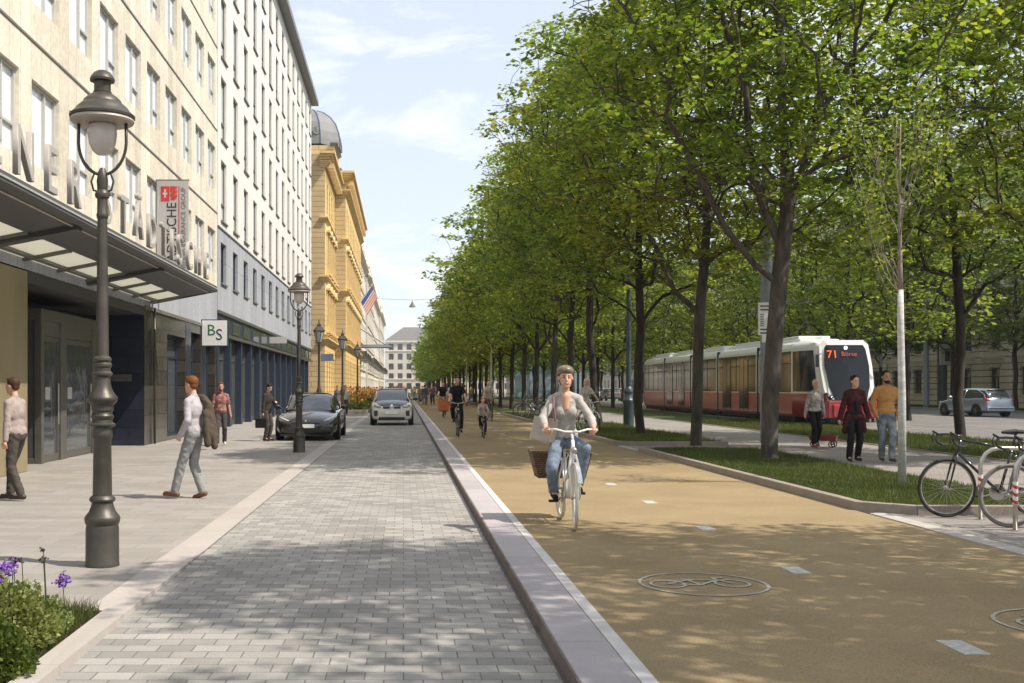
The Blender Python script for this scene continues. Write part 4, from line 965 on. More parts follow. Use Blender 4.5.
# building across the far end of the street
def vista():
    t = thing('corner_building', 'distant pale building with a grey hipped roof closing the end of the street', 'building', (-6, 352, 0), R(-90))
    b = wall_mesh(0, 46, 0, 16.5, h := [(c-.8,c+.8,1.2+3.2*f,3.2+3.2*f) for f in range(5) for c in [2+2.9*k for k in range(15)]], .3)
    b.quad((0,0,0),(-14,0,0),(-14,0,16.5),(0,0,16.5)); b.quad((0,46,0),(-14,46,0),(-14,46,16.5),(0,46,16.5)); b.build('wall', M['creamplain'], t)
    for q in h: window(t, (q[0]+q[1])/2, q[2], 1.6, 2.0, .28, M['winframe'], M['glassdark'], None, style=2)
    b = MB(); b.box(-.02,.4,-.2,46.2,16.5,17.0); b.box(-.02,.25,0,46,4.4,4.7); b.box(-.02,.2,0,46,13.6,13.8); b.build('cornice', M['palestucco'], t)
    b = MB(); b.add([(.3,-.2,17.0),(.3,46.2,17.0),(-14.3,46.2,17.0),(-14.3,-.2,17.0),(-7,6,21.8),(-7,40,21.8)],[(0,1,5,4),(1,2,5),(2,3,4,5),(3,0,4)]); b.build('roof', M['roofgrey'], t)
vista()
# right hand side of the boulevard
for i, (y0, y1, H, lab, gm) in enumerate([(46,108,22,'cream rusticated building behind the silver car on the right',None),(108.4,150,20,'cream building behind the trees beyond the tram front',None),(150.4,205,21,'pale building seen between the trunks above the tram roof',None),(205.4,300,20,'farthest pale building on the right side of the boulevard',None)]):
    t, a0, a1 = bld_generic('mansion_building', lab, 46, y0, y1, H, M['creamrust' if i == 0 else 'creamplain'], M['creamplain'], 6 if i == 0 else 5, 4.2, facing=-1, win=(1.5,2.1))
    if i == 0:
        b = MB(); q = a0+2.1*1.4+2.1
        while q < a1: b.box(-.02,.22,q-.35,q+.35,0,8.2); q += 4.2
        b.build('pilaster', M['creamrust'], t)
# distant mass beyond the boulevard end and blue glazed pavilion
def pavilion():
    t = thing('glass_pavilion', 'low blue glazed building seen between the distant trunks beside the cyclist', 'building', (15.5, 150, .1))
    b = MB(); b.box(0,10,0,14,0,.3); b.box(-.2,10.2,-.2,14.2,6.3,6.7)
    for i in range(6): b.box(i*2-.06 if i else 0,i*2+.06,-.05,.06,.3,6.3)
    b.build('frame', M['polegrey'], t)
    b = MB(); b.box(.1,9.9,.07,13.9,.3,6.3); b.build('glazing', M['glassblue'], t)
pavilion()
# street canopy, flags, hanging lamp on the far left
def marquee():
    t = thing('glass_marquee', 'green grey glass marquee projecting over the pavement from the far left facade', 'canopy', (-5.4, 134.5, 6.6))
    b = MB(); b.box(0,3.9,-1.2,1.2,0,.35); b.build('roof', M['teal'], t)
    b = MB(); b.box(.1,3.85,-1.25,-1.21,.05,.3); b.box(3.91,3.95,-1.2,1.2,.05,.3); b.build('glass_edge', M['glassblue'], t)
    b = MB(); b.cyl((0,-1,2.4),(3.2,-1,.35),.04,n=6); b.cyl((0,1,2.4),(3.2,1,.35),.04,n=6); b.build('stay', M['teal'], t)
marquee()
def flag(y, kind, label):
    t = thing('flag', label, 'flag', (-5.4, y, 11.2))
    b = MB(); b.cyl((0,0,0),(1.7,0,2.5),.045,n=8); b.lathe([(.0,2.5),(.08,2.55),(0,2.66)], (1.7,0,0), 8); b.build('flagpole', M['white'], t)
    # cloth hangs from the upper part of the pole
    nx, nz = 16, 12; V = []
    for i in range(nx+1):
        u = i/nx
        for j in range(nz+1):
            v = j/nz
            px_, pz_ = 1.62-u*1.25, 2.4-u*1.85
            V.append((px_+v*.75, .12*math.sin(6*v+4*u+y)*v, pz_-v*(1.35+.25*u)))
    for (nm, m, test) in (('cloth', 'blue', lambda i, j: (j < 4) if kind == 1 else True), ('stripe', 'white', lambda i, j: kind == 1 and j >= 4 and j % 2 == 0), ('stripe', 'red', lambda i, j: kind == 1 and j >= 4 and j % 2 == 1)):
        b = MB(); 
        for i in range(nx):
            for j in range(nz):
                if test(i, j): b.quad(V[i*(nz+1)+j], V[(i+1)*(nz+1)+j], V[(i+1)*(nz+1)+j+1], V[i*(nz+1)+j+1])
        if b.v:
            o = b.build(nm, M[m], t, smooth=True, fix=False); q = o.modifiers.new('t', 'SOLIDIFY'); q.thickness = .012
flag(127, 1, 'blue flag with red and white stripes hanging from the yellow facade')
def hanging_lamp():
    t = thing('hanging_lamp', 'small street lamp hanging from an overhead wire against the sky', 'lamp', (1.1, 135, 12.6))
    b = MB(); pts = [(-7.5,0,.55),(-4,0,.15),(0,0,0),(5,0,.2),(14,0,.9)]; b.tube(pts, .02, 5); b.build('wire', M['roofgrey'], t)
    b = MB(); b.lathe([(.0,-.05),(.04,-.1),(.1,-.3),(.2,-.5),(.42,-.85),(.4,-.9),(0,-.9)][::-1], n=14); b.build('shade', M['roofgrey'], t, smooth=True, auto=40)
hanging_lamp()
# ---------------------------------------------------------------- vehicles (local: x across, y forward, z up)
def loft(b, rings, mi=None, cap=True):
    n = len(rings[0]); vs = [p for r_ in rings for p in r_]; fs = []; ms = []
    for i in range(len(rings)-1):
        for k in range(n):
            fs.append((i*n+k, i*n+(k+1) % n, (i+1)*n+(k+1) % n, (i+1)*n+k)); ms.append(mi(i, k) if mi else 0)
    if cap: fs += [tuple(reversed(range(n))), tuple(range((len(rings)-1)*n, len(rings)*n))]; ms += [mi(-1, 0) if mi else 0, mi(-2, 0) if mi else 0]
    o = len(b.v); b.v += [tuple(v) for v in vs]; b.f += [tuple(o+i for i in f) for f in fs]; b.mi += ms
def sym(half):
    """half outline from bottom centre to top centre -> closed ring"""
    return half+[(-x, y, z) for x, y, z in reversed(half[1:-1])]
def car(name, label, cat, loc, rz, P):
    t = thing(name, label, cat, loc, rz, P.get('group'))
    L, W, H = P['L'], P['W'], P['H']; hw = W/2
    bm = P['paint']
    rings = []
    for (y, w, zb, zs, zt) in P['body']:
        w_ = hw*w
        rings.append(sym([(0,y,zb),(w_*.80,y,zb),(w_*.965,y,zb+.05),(w_*1.0,y,zb+(zs-zb)*.35),(w_*1.0,y,zb+(zs-zb)*.68),(w_*.975,y,zs-.03),(w_*.90,y,zs+.01),(w_*.55,y,zs+(zt-zs)*.8),(0,y,zt)]))
    b = MB(); loft(b, rings); b.build('body', bm, t, smooth=True, sub=2)
    # greenhouse
    gr = []
    for (y, wb, wt, zb, zt) in P['cabin']:
        gr.append(sym([(0,y,zb-.02),(hw*wb,y,zb-.02),(hw*(wb*.6+wt*.4),y,zb+(zt-zb)*.45),(hw*wt,y,zb+(zt-zb)*.86),(hw*wt*.86,y,zt-(zt-zb)*.02),(hw*wt*.4,y,zt),(0,y,zt+.008)]))
    b = MB(); loft(b, gr); b.build('windows', M['carglass'], t, smooth=True, sub=2)
    # roof skin and pillars
    r0, r1 = P['roof']; b = MB(); rr = []
    for i in range(r0, r1+1):
        y, wb, wt, zb, zt = P['cabin'][i]
        h = .022
        rr.append([(hw*(wt+.012),y,zb+(zt-zb)*.85),(hw*wt*.88,y,zt+h*.3),(hw*wt*.4,y,zt+h),(-hw*wt*.4,y,zt+h),(-hw*wt*.88,y,zt+h*.3),(-hw*(wt+.012),y,zb+(zt-zb)*.85)])
    n = 6; o = 0; vs = [p for q in rr for p in q]; fs = [(i*n+k, i*n+k+1, (i+1)*n+k+1, (i+1)*n+k) for i in range(len(rr)-1) for k in range(n-1)]
    b.add(vs, fs); q = b.build('roof', P.get('roofpaint', bm), t, smooth=True, sub=2); sol = q.modifiers.new('t', 'SOLIDIFY'); sol.thickness = .02; q.modifiers.move(1, 0)
    b = MB()
    for sx in (-1, 1):
        for idx in P['pillars']:
            pts = []
            for i in idx:
                y, wb, wt, zb, zt = P['cabin'][i[0]]; f = i[1]
                if f == 0: pts.append((sx*hw*wb*1.0, y, zb-.02))
                elif f == 1: pts.append((sx*hw*(wt+.005), y, zb+(zt-zb)*.87))
                else: pts.append((sx*hw*(wb*.55+wt*.45), y, zb+(zt-zb)*.48))
            b.tube(pts, P.get('pr', .028), 6)
    b.build('pillar', P.get('pillarpaint', bm), t, smooth=True)
    # wheels
    wr = P.get('wr', .33)
    tb = MB(); tb.lathe([(wr*.62,-.11),(wr*.93,-.11),(wr,-.085),(wr,.085),(wr*.93,.11),(wr*.62,.11)], n=28, ax='x'); tm = tb.mesh('wheel'); tm.materials.append(M['black'])
    rb = MB(); rb.lathe([(.02,-.10),(wr*.62,-.10),(wr*.64,.0),(wr*.64,.085),(wr*.58,.09),(wr*.56,.05),(.0,.05)], n=24, ax='x')
    for k in range(5):
        a = 2*math.pi*k/5; rb.cyl((.085,0,0), (.09,wr*.6*math.cos(a),wr*.6*math.sin(a)), .03, .024, n=6)
    rm = rb.mesh('rim'); rm.materials.append(P.get('rim', M['steel']))
    ab = MB(); ab.lathe([(0,-.02),(wr*1.16,-.02),(wr*1.18,.0),(wr*1.16,.006),(0,.006)], n=28, ax='x'); am = ab.mesh('wheel_arch'); am.materials.append(M['black'])
    for y in P['axles']:
        for sx in (-1, 1):
            o = inst('wheel', tm, t, (sx*(hw-.10), y, wr), (0,0,0 if sx > 0 else math.pi)); inst('rim', rm, o)
            inst('wheel_arch', am, t, (sx*(hw*.992), y, wr+.02), (0,0,0 if sx > 0 else math.pi))
    for fn in P.get('extra', []): fn(t, P)
    return t
def box_part(name, m, t, *bs, bevel=.012):
    b = MB()
    for q in bs: b.box(*q)
    return b.build(name, m, t, bevel=bevel)
def mirrors(t, P):
    y, z = P['mirror']; hw = P['W']/2
    for sx in (-1, 1):
        b = MB(); b.ell((sx*(hw+.09), y, z), (.11,.055,.075)); b.cyl((sx*(hw*.9), y, z-.05), (sx*(hw+.04), y, z-.02), .025, n=6); b.build('mirror', P.get('mirrorpaint', P['paint']), t, smooth=True)
def plate(t, y, z, f, txt=None):
    o = box_part('number_plate', M['white'], t, (-.26,.26,y-.012,y+.012,z-.055,z+.055), bevel=.004)
    return o
M['carglass'] = mat_glass('car_glass', (.03,.035,.04), .03, 1.0, wav=.0)
M['carblack'] = mat('car_paint_black', (.018,.016,.015), .18, .3, var=.0, coat=1.0)
M['carsilver'] = mat('car_paint_silver_blue', (.36,.42,.50), .3, .5, var=.0, coat=.8)
M['carbeige'] = mat('car_paint_champagne', (.64,.60,.52), .35, .1, var=.0, coat=.8)
M['cargrey'] = mat('car_paint_grey', (.2,.21,.22), .3, .4, var=.0, coat=.8)
M['carwhite'] = mat('car_paint_white', (.7,.7,.7), .3, .1, var=.0, coat=.8)
M['lens'] = mat('headlight_lens', (.55,.55,.53), .12, .3, var=0, coat=1.)
M['tail'] = mat('tail_light', (.45,.02,.02), .2, 0, var=0, coat=1.)
# black saloon facing the camera
def t_front(t, P):
    hw = P['W']/2; y = P['L']/2
    for sx in (-1, 1):
        b = MB(); b.tube([(sx*.52,y-.10,.60),(sx*.68,y-.20,.635),(sx*.82,y-.42,.68),(sx*.86,y-.60,.70)], [.02,.05,.055,.02], 10); b.build('headlight', M['lens'], t, smooth=True)
        b = MB(); b.box(sx*.58-.13,sx*.58+.13,y-.10,y-.03,.33,.36); b.build('fog_light', M['lens'], t)
    box_part('grille', M['blackgloss'], t, (-.55,.55,y-.10,y-.005,.27,.36)); box_part('nose_panel', M['blackgloss'], t, (-.42,.42,y-.06,y+.005,.52,.57))
    box_part('badge', M['chrome'], t, (-.035,.035,y-.02,y+.012,.575,.63)); plate(t, y+.015, .45, 1)
    box_part('splitter', M['black'], t, (-.78,.78,y-.22,y-.02,.15,.2))
tes = dict(L=4.97, W=1.96, H=1.45, paint=M['carblack'], wr=.35, axles=(1.52,-1.44), mirror=(.72,1.0),
  body=[(-2.48,.72,.35,.80,.86),(-2.40,.86,.25,.92,1.02),(-2.1,.95,.22,.95,1.06),(-1.5,1.0,.18,.97,1.08),(-.5,1.0,.17,.94,1.02),(.6,1.0,.17,.90,.98),(1.2,1.0,.17,.84,.95),(1.8,.985,.18,.76,.85),(2.2,.93,.18,.67,.74),(2.42,.82,.19,.58,.62),(2.49,.70,.24,.50,.52)],
  cabin=[(-2.15,.74,.55,.98,1.02),(-1.7,.82,.62,.96,1.22),(-1.1,.87,.66,.95,1.38),(-.3,.90,.68,.93,1.44),(.15,.90,.68,.92,1.43),(.55,.89,.67,.91,1.36),(1.05,.87,.68,.88,1.08),(1.32,.84,.70,.86,.93)],
  roof=(1,4), pillars=[[(4,1),(5,1),(6,1),(7,0)],[(3,1),(3,.5),(3,0)],[(1,1),(0,1)]], extra=[t_front, mirrors])
car('parked_car', 'black saloon car facing the viewer, parked behind the second street lamp', 'car', (-2.95, 32.6+2.45, 0), math.pi, tes)
def i_front(t, P):
    y = P['L']/2
    for sx in (-1, 1):
        b = MB(); b.tube([(sx*.46,y-.04,.80),(sx*.60,y-.08,.82),(sx*.76,y-.17,.85)], [.04,.065,.055], 8); b.build('headlight', M['lens'], t, smooth=True)
        box_part('bumper_inlet', M['blackgloss'], t, (sx*.68-.08,sx*.68+.08,y-.22,y+.015,.42,.64))
        b = MB(); b.box(sx*.23-.15,sx*.23+.15,y-.10,y+.005,.73,.82); b.build('grille', M['blackgloss'], t, bevel=.02)
    b = MB()
    rings = [[(-.62*w,yy,z),(-.3*w,yy,z+.035),(0,yy,z+.045),(.3*w,yy,z+.035),(.62*w,yy,z)] for yy, w, z in ((.98,1.12,1.075),(1.3,1.1,1.03),(1.6,1.03,.96),(1.8,.94,.89),(1.89,.86,.84))]
    vs = [p for r_ in rings for p in r_]; b.add(vs, [(i*5+k, i*5+k+1, (i+1)*5+k+1, (i+1)*5+k) for i in range(4) for k in range(4)])
    b.build('bonnet_panel', M['blackgloss'], t, smooth=True)
    b = MB(); b.cyl((0,y-.06,.84),(0,y+.0,.86),.05,n=16); b.build('badge', M['chrome'], t)
    box_part('lower_grille', M['black'], t, (-.55,.55,y-.12,y+.02,.22,.36)); plate(t, y+.02, .54, 1)
i3 = dict(L=4.0, W=1.84, H=1.55, paint=M['carbeige'], wr=.34, axles=(1.28,-1.28), mirror=(.62,1.12), mirrorpaint=M['blackgloss'], roofpaint=M['blackgloss'],
  body=[(-2.0,.76,.40,.95,1.02),(-1.92,.9,.28,1.0,1.08),(-1.4,1.0,.2,1.02,1.1),(-.5,1.0,.18,1.0,1.06),(.5,1.0,.18,1.0,1.06),(1.0,1.0,.19,1.0,1.07),(1.5,.98,.2,.93,1.01),(1.82,.92,.22,.83,.90),(1.96,.84,.24,.72,.78),(2.0,.76,.28,.6,.64)],
  cabin=[(-1.95,.80,.62,1.0,1.06),(-1.75,.85,.66,1.02,1.35),(-1.2,.90,.70,1.02,1.52),(-.4,.93,.72,1.0,1.57),(.1,.93,.72,1.0,1.55),(.45,.92,.72,1.0,1.46),(.85,.9,.74,1.0,1.24),(1.15,.88,.78,1.0,1.06)],
  roof=(1,4), pillars=[[(4,1),(5,1),(6,1),(7,0)],[(3,1),(3,.5),(3,0)],[(2,1),(2,.5),(2,0)]], pr=.024, pillarpaint=M['carbeige'], extra=[i_front, mirrors])
car('electric_car', 'small champagne coloured car with a black bonnet driving towards the viewer on the paved road', 'car', (-.50, 46+2.0, 0), math.pi, i3)
def h_rear(t, P):
    y = -P['L']/2
    for sx in (-1, 1):
        b = MB(); b.tube([(sx*.60,y+.06,.88),(sx*.72,y+.10,.90),(sx*.82,y+.24,.95)], [.05,.085,.05], 8); b.build('tail_light', M['tail'], t, smooth=True)
        b = MB(); b.tube([(sx*.55,-y-.10,.66),(sx*.70,-y-.2,.70),(sx*.8,-y-.42,.76)], [.03,.07,.03], 8); b.build('headlight', M['lens'], t, smooth=True)
    plate(t, y+.035, .80, 1); plate(t, -y-.0, .45, 1)
    box_part('rear_bumper', P['paint'], t, (-.78,.78,y-.02,y+.2,.30,.55), bevel=.05); box_part('bumper_trim', M['black'], t, (-.70,.70,y-.035,y-.015,.40,.46))
    box_part('grille', M['black'], t, (-.4,.4,-y-.08,-y+.003,.28,.38))
    b = MB(); b.cyl((0,y-.0,.98),(0,y+.03,.985),.05,n=12); b.build('badge', M['chrome'], t)
hb = dict(L=4.2, W=1.76, H=1.50, paint=M['carsilver'], wr=.31, axles=(1.30,-1.32), mirror=(.62,1.02),
  body=[(-2.1,.78,.38,.92,.96),(-2.02,.92,.25,.98,1.04),(-1.5,1.0,.2,.98,1.06),(-.5,1.0,.18,.95,1.02),(.5,1.0,.18,.92,1.0),(1.0,1.0,.18,.88,.99),(1.5,.98,.2,.80,.90),(1.9,.9,.2,.70,.77),(2.1,.76,.25,.56,.6)],
  cabin=[(-2.02,.80,.64,.98,1.0),(-1.90,.84,.68,.98,1.22),(-1.72,.86,.69,.98,1.42),(-1.1,.9,.7,.96,1.49),(-.3,.92,.71,.94,1.5),(.15,.92,.70,.93,1.47),(.6,.9,.70,.92,1.25),(1.1,.88,.74,.90,.98)],
  roof=(2,5), pillars=[[(5,1),(6,1),(7,0)],[(4,1),(4,.5),(4,0)],[(2,1),(1,1),(0,1)],[(3,1),(2,.5),(1,0)]], extra=[h_rear, mirrors])
sil = car('hatchback_car', 'silver blue hatchback seen from behind on the far carriageway', 'car', (30.7, 56+2.1, .09), R(8), hb)
for i, (m_, nm) in enumerate((('cargrey','dark grey'),('carwhite','white'))):
    P2 = dict(hb); P2['paint'] = M[m_]; P2['group'] = 'cars parked along the far side of the boulevard'
    src = car('hatchback_car', nm+' car parked on the far side seen between the trunks, nearest of its colour', 'car', ((26.4, 116, .09) if i == 0 else (27.2, 102, .09)), R(3), P2)
    for kx, ky in ([(24.5,128),(30.5,150),(27,166),(29,186)] if i == 0 else [(31,132),(26,144),(31,176),(26.5,205)]): dup(src, (kx, ky, .09), R(2), 'distant '+nm+' car seen between the trunks beyond the helmeted cyclist')

# ---------------------------------------------------------------- tram
def tram():
    t = thing('tram', 'long red and white low floor tram with line number 71 standing behind the trees', 'tram', (17.92, 43.2, .09))
    hw = 1.30
    # local y runs back from the nose
    def prof(hwid, y, top=3.5, bot=.28, dy=0.):
        return [(hwid*.92,y,bot),(hwid,y,bot+.12),(hwid,y,1.28),(hwid,y,1.29),(hwid,y,2.85),(hwid,y,2.86),(hwid*.99,y,3.2),(hwid*.93,y,3.38),(hwid*.75,y,top)]
    def ring(h): return h+[(-x, y, z) for x, y, z in reversed(h)]
    spans = [(3.0,7.35),(7.65,13.8),(14.1,19.2),(19.5,25.5),(25.8,31.4)]
    for i, (a, c) in enumerate(spans):
        b = MB(); rings = [ring(prof(hw, a)), ring(prof(hw, c))]
        n = len(rings[0])
        loft(b, rings, mi=lambda q, k: (0 if (k in (0,1,n-3,n-2)) else (2 if k in (2,3,4,n-6,n-5,n-4) and False else 1)) if q >= 0 else 1)
        o = b.build('body_section', [M['tramred'], M['tramwhite']], t, bevel=0)
        # long dark glazing band proud of the side, red skirt line, white rail
        for sx in (-1, 1):
            b = MB(); b.box(sx*(hw+.004)-.006, sx*(hw+.004)+.006, a+.12, c-.12, 1.33, 3.08); g = b.build('window_band', M['tramglass'], t)
            b = MB()
            m_ = max(2, int((c-a)/1.35)); w = (c-a-.24)/m_
            for k_ in range(1, m_): b.box(sx*(hw+.014)-.004, sx*(hw+.014)+.004, a+.12+k_*w-.03, a+.12+k_*w+.03, 1.33, 3.08)
            b.box(sx*(hw+.014)-.004, sx*(hw+.014)+.004, a+.12, c-.12, 2.55, 2.58); b.build('window_post', M['black'], g)
            if i in (1, 3):
                for k_ in (1.2, 4.0):
                    b = MB(); x_ = sx*(hw+.02)
                    b.box(x_-.006, x_+.006, a+k_, a+k_+.03, .40, 2.9); b.box(x_-.006, x_+.006, a+k_+.64, a+k_+.68, .40, 2.9); b.box(x_-.006, x_+.006, a+k_+1.30, a+k_+1.33, .40, 2.9)
                    d = b.build('door', M['black'], t); b = MB(); b.box(x_-.004, x_+.003, a+k_+.03, a+k_+1.3, .5, 2.9); b.build('door_pane', M['tramglass'], d)
        b = MB(); b.box(-.85,.85,a+.3,c-.3,3.5,3.62); b.box(-.7,.7,a+.9,c-.9,3.62,3.78); b.build('roof_unit', M['tramwhite'], t, bevel=.04)
        b = MB(); b.box(-hw+.15,hw-.15,a,c,.1,.28); b.build('underframe', M['black'], t)
        for yb in ((a+c)/2,):
            for sx in (-1, 1): b = MB(); b.cyl((sx*.62,yb,.3),(sx*.82,yb,.3),.3,n=18); b.build('wheel', M['black'], t)
        if i: 
            b = MB(); b.box(-hw+.03,hw-.03,a-.32,a+.02,.32,3.38)
            for q in range(3): b.box(-hw+.0,hw-.0,a-.30+q*.1,a-.26+q*.1,.34,3.40)
            b.build('gangway', M['tramgrey'], t)
    # nose: sections shrinking forward
    st = [(3.0,1.0,3.5,.28,0),(2.0,.985,3.5,.28,0),(1.2,.93,3.47,.28,0),(.6,.85,3.40,.29,0),(.25,.76,3.30,.32,0),(.05,.66,3.15,.40,0)]
    rr = []
    for y, w, top, bot, _ in st:
        h = prof(hw*w, y, top, bot); hh = []
        for x_, y_, z_ in h:
            rake = max(0, z_-1.0)*.30*(1-(y/3.0))   # windscreen leans back
            hh.append((x_, y_+rake, z_ if y > .3 else min(z_, top)))
        rr.append(ring(hh))
    b = MB(); n = len(rr[0]); loft(b, rr[::-1], mi=lambda q, k: (0 if k in (0,1,n-3,n-2) else 1) if q >= 0 else 1, cap=True)
    b.build('cab', [M['tramred'], M['tramwhite']], t, smooth=True, auto=50)
    for sx in (-1, 1):
        b = MB(); z0, z1 = 1.36, 3.06; cols_ = []
        for y, w, top, bot, _ in st[:4]:
            for z in (z0, z1): cols_.append((sx*(hw*w+.012), y+max(0, z-1.0)*.30*(1-(y/3.0)), z))
        cols_[0] = (cols_[0][0], 2.9, z0); cols_[1] = (cols_[1][0], 2.9, z1)
        b.add(cols_, [(0,2,3,1),(2,4,5,3),(4,6,7,5)]); b.add([(x_-sx*.02, y_, z_) for x_, y_, z_ in cols_], [(1,3,2,0),(3,5,4,2),(5,7,6,4)]); b.build('cab_window', M['tramglass'], t, fix=False)
    # front mask, windscreen
    def fy(z): return .03+max(0, z-1.0)*.30
    def strip(name, m, pts, off, par=t):
        b = MB(); vs = [(x_, fy(z_)-off+.35*abs(x_)**3*.25, z_) for x_, z_ in pts]; cx_ = (0, fy(sum(z for _, z in pts)/len(pts))-off-.01, sum(z for _, z in pts)/len(pts))
        vs.append(cx_); n_ = len(pts); b.add(vs, [(i, (i+1) % n_, n_) for i in range(n_)]); b.add([(a, c+.03, d) for a, c, d in vs], [((i+1) % n_, i, n_) for i in range(n_)]); return b.build(name, m, par, fix=False)
    strip('front_mask', M['tramwhite'], [(-.93,1.0),(-1.02,1.5),(-1.06,2.4),(-1.0,3.28),(-.8,3.46),(.8,3.46),(1.0,3.28),(1.06,2.4),(1.02,1.5),(.93,1.0)], .02)
    strip('windscreen', mat_glass('windscreen', (.012,.014,.016), .12, .25, wav=.0), [(-.62,1.02),(-.82,1.6),(-.90,2.4),(-.84,3.1),(-.74,3.26),(.74,3.26),(.84,3.1),(.90,2.4),(.82,1.6),(.62,1.02)], .06)
    b = MB(); b.box(-.98,.98,-.12,.5,.30,1.0); b.box(-.80,.80,-.18,-.1,.34,.85); b.build('bumper', M['tramred'], t, bevel=.08)
    b = MB(); b.box(-.9,.9,-.05,.4,.14,.30); b.build('obstacle_guard', M['black'], t, bevel=.02)
    for sx in (-1, 1):
        b = MB(); b.tube([(sx*.70,-.06,1.02),(sx*.84,.02,1.12),(sx*.96,.18,1.3)], [.05,.09,.05], 8); h = b.build('headlight', M['blackgloss'], t, smooth=True)
        b = MB(); b.ell((sx*.78,-.10,1.06), (.05,.03,.05)); b.ell((sx*.90,.02,1.18), (.045,.03,.045)); b.build('lamp', M['lens'], h, smooth=True)
        b = MB(); b.cyl((sx*1.02,.5,2.9),(sx*1.28,.25,2.8),.02,n=6); b.box(sx*1.28-.06,sx*1.28+.06,.2,.26,2.35,2.85); b.build('mirror', M['black'], t)
    b = MB(); b.box(-.42,.42,.0,.06,1.05,1.09); b.tube([(0,.0,1.05),(.25,.24,2.1)], .012, 5); b.build('wiper', M['black'], t)
    b = MB(); b.ell((.0,fy(3.12)-.10,3.14), (.075,.03,.075)); b.build('top_light', M['lit'], t, smooth=True)
    tl = math.atan(.30)
    text_mesh('line_number', '71', .46, M['led'], t, (-.58, fy(2.88)-.125, 2.86), (R(90)-tl, 0, 0), extrude=.004)
    text_mesh('destination', 'Börse', .27, M['red'], t, (.10, fy(2.9)-.125, 2.88), (R(90)-tl, 0, 0), extrude=.004)
    # pantograph
    b = MB(); y = 4.6
    b.cyl((-.5,y+.9,3.78),(.0,y+.2,4.5),.03,n=6); b.cyl((.5,y+.9,3.78),(.0,y+.2,4.5),.03,n=6); b.cyl((0,y+.2,4.5),(-.0,y+1.3,5.35),.025,n=6); b.cyl((-.75,y+1.3,5.4),(.75,y+1.3,5.4),.03,n=6); b.box(-.6,.6,y+.8,y+1.0,3.62,3.8)
    b.build('pantograph', M['lampmetal'], t)
tram()
def contact_wire():
    b = MB(); b.tube([(17.92,-20,5.55),(17.92,60,5.5),(17.92,200,5.5)], .012, 5); o = b.build('contact_wire', M['black']); tag(o, 'thin overhead contact wire running above the tram', 'wire')
contact_wire()

# ---------------------------------------------------------------- poles and small street furniture
def pole(name, label, cat, x, y, h, r0, r1, m, base=None, group=None, z=.1):
    t = thing(name, label, cat, (x, y, z), 0, group)
    b = MB(); b.lathe([(r0,0),(r0*.97,h*.4),(r1,h)], n=16); b.build('shaft', m, t, smooth=True, auto=40)
    if base: b = MB(); b.lathe(base, n=16); b.build('base', m, t, smooth=True, auto=35)
    return t
t = pole('lamp_post', 'slim teal grey street lamp post with a stepped base between two tree trunks', 'street lamp', 8.42, 40.4, 7.8, .10, .05, M['teal'], [(.2,0),(.2,.9),(.225,.95),(.225,1.05),(.17,1.12),(.15,1.3),(.19,1.34),(.19,1.42),(.10,1.55)])
b = MB(); b.cyl((0,0,7.7),(-1.3,0,8.1),.03,n=8); b.build('arm', M['teal'], t); b = MB(); b.ell((-1.5,0,8.08),(.32,.13,.07)); b.build('lamp_head', M['teal'], t, smooth=True)
t = pole('mast', 'tall grey mast behind the thick forked tree', 'mast', 10.05, 29.9, 9.5, .17, .11, M['polegrey'])
def notice():
    t = thing('notice_sign', 'white notice with black lettering on the grey mast half behind the forked tree', 'sign', (10.05, 29.70, 3.05))
    b = MB(); b.box(-.30,.22,-.03,.0,0,.90); b.box(-.2,.2,-.03,.0,-.2,.0); b.build('panel', M['white'], t, bevel=.005)
    b = MB()
    for z, w in ((.80,.36),(.70,.34),(.16,.36),(.06,.30)): b.box(-.25,-.25+w,-.0335,-.031,z-.018,z+.018)
    for k in range(6): b.box(-.25,-.15,-.0335,-.031,.55-.06*k,.575-.06*k)
    b.build('text_line', M['bluetext'], t)
    text_mesh('lettering', '0', .48, M['bluetext'], t, (.09,-.033,.42), (R(90),0,0), extrude=.003)
notice()
t = pole('mast', 'left one of the two grey masts by the far pavement', 'mast', 39.2, 81, 11, .2, .14, M['polegrey'], None)
t = pole('mast', 'right mast carrying a white box by the far pavement', 'mast', 40.4, 81, 11, .34, .26, M['teal'], None)
b = MB(); b.box(-.4,.5,-.55,-.34,3.2,4.8); b.build('box', M['winlight'], t, bevel=.03); b = MB(); b.box(-.05,.35,-.57,-.552,3.5,4.3); b.build('display', M['blackgloss'], t)
for i, (x, y, h) in enumerate(((3.9+2.2, 75, 6), (6.3, 108, 6.5), (6.2, 140, 6.5))): pole('white_pole', ['pale slender pole right of the black shirted cyclist','distant pale pole in the lane side row, second','distant pale pole in the lane side row, third'][i], 'pole', x, y, h, .075, .06, M['winlight'])
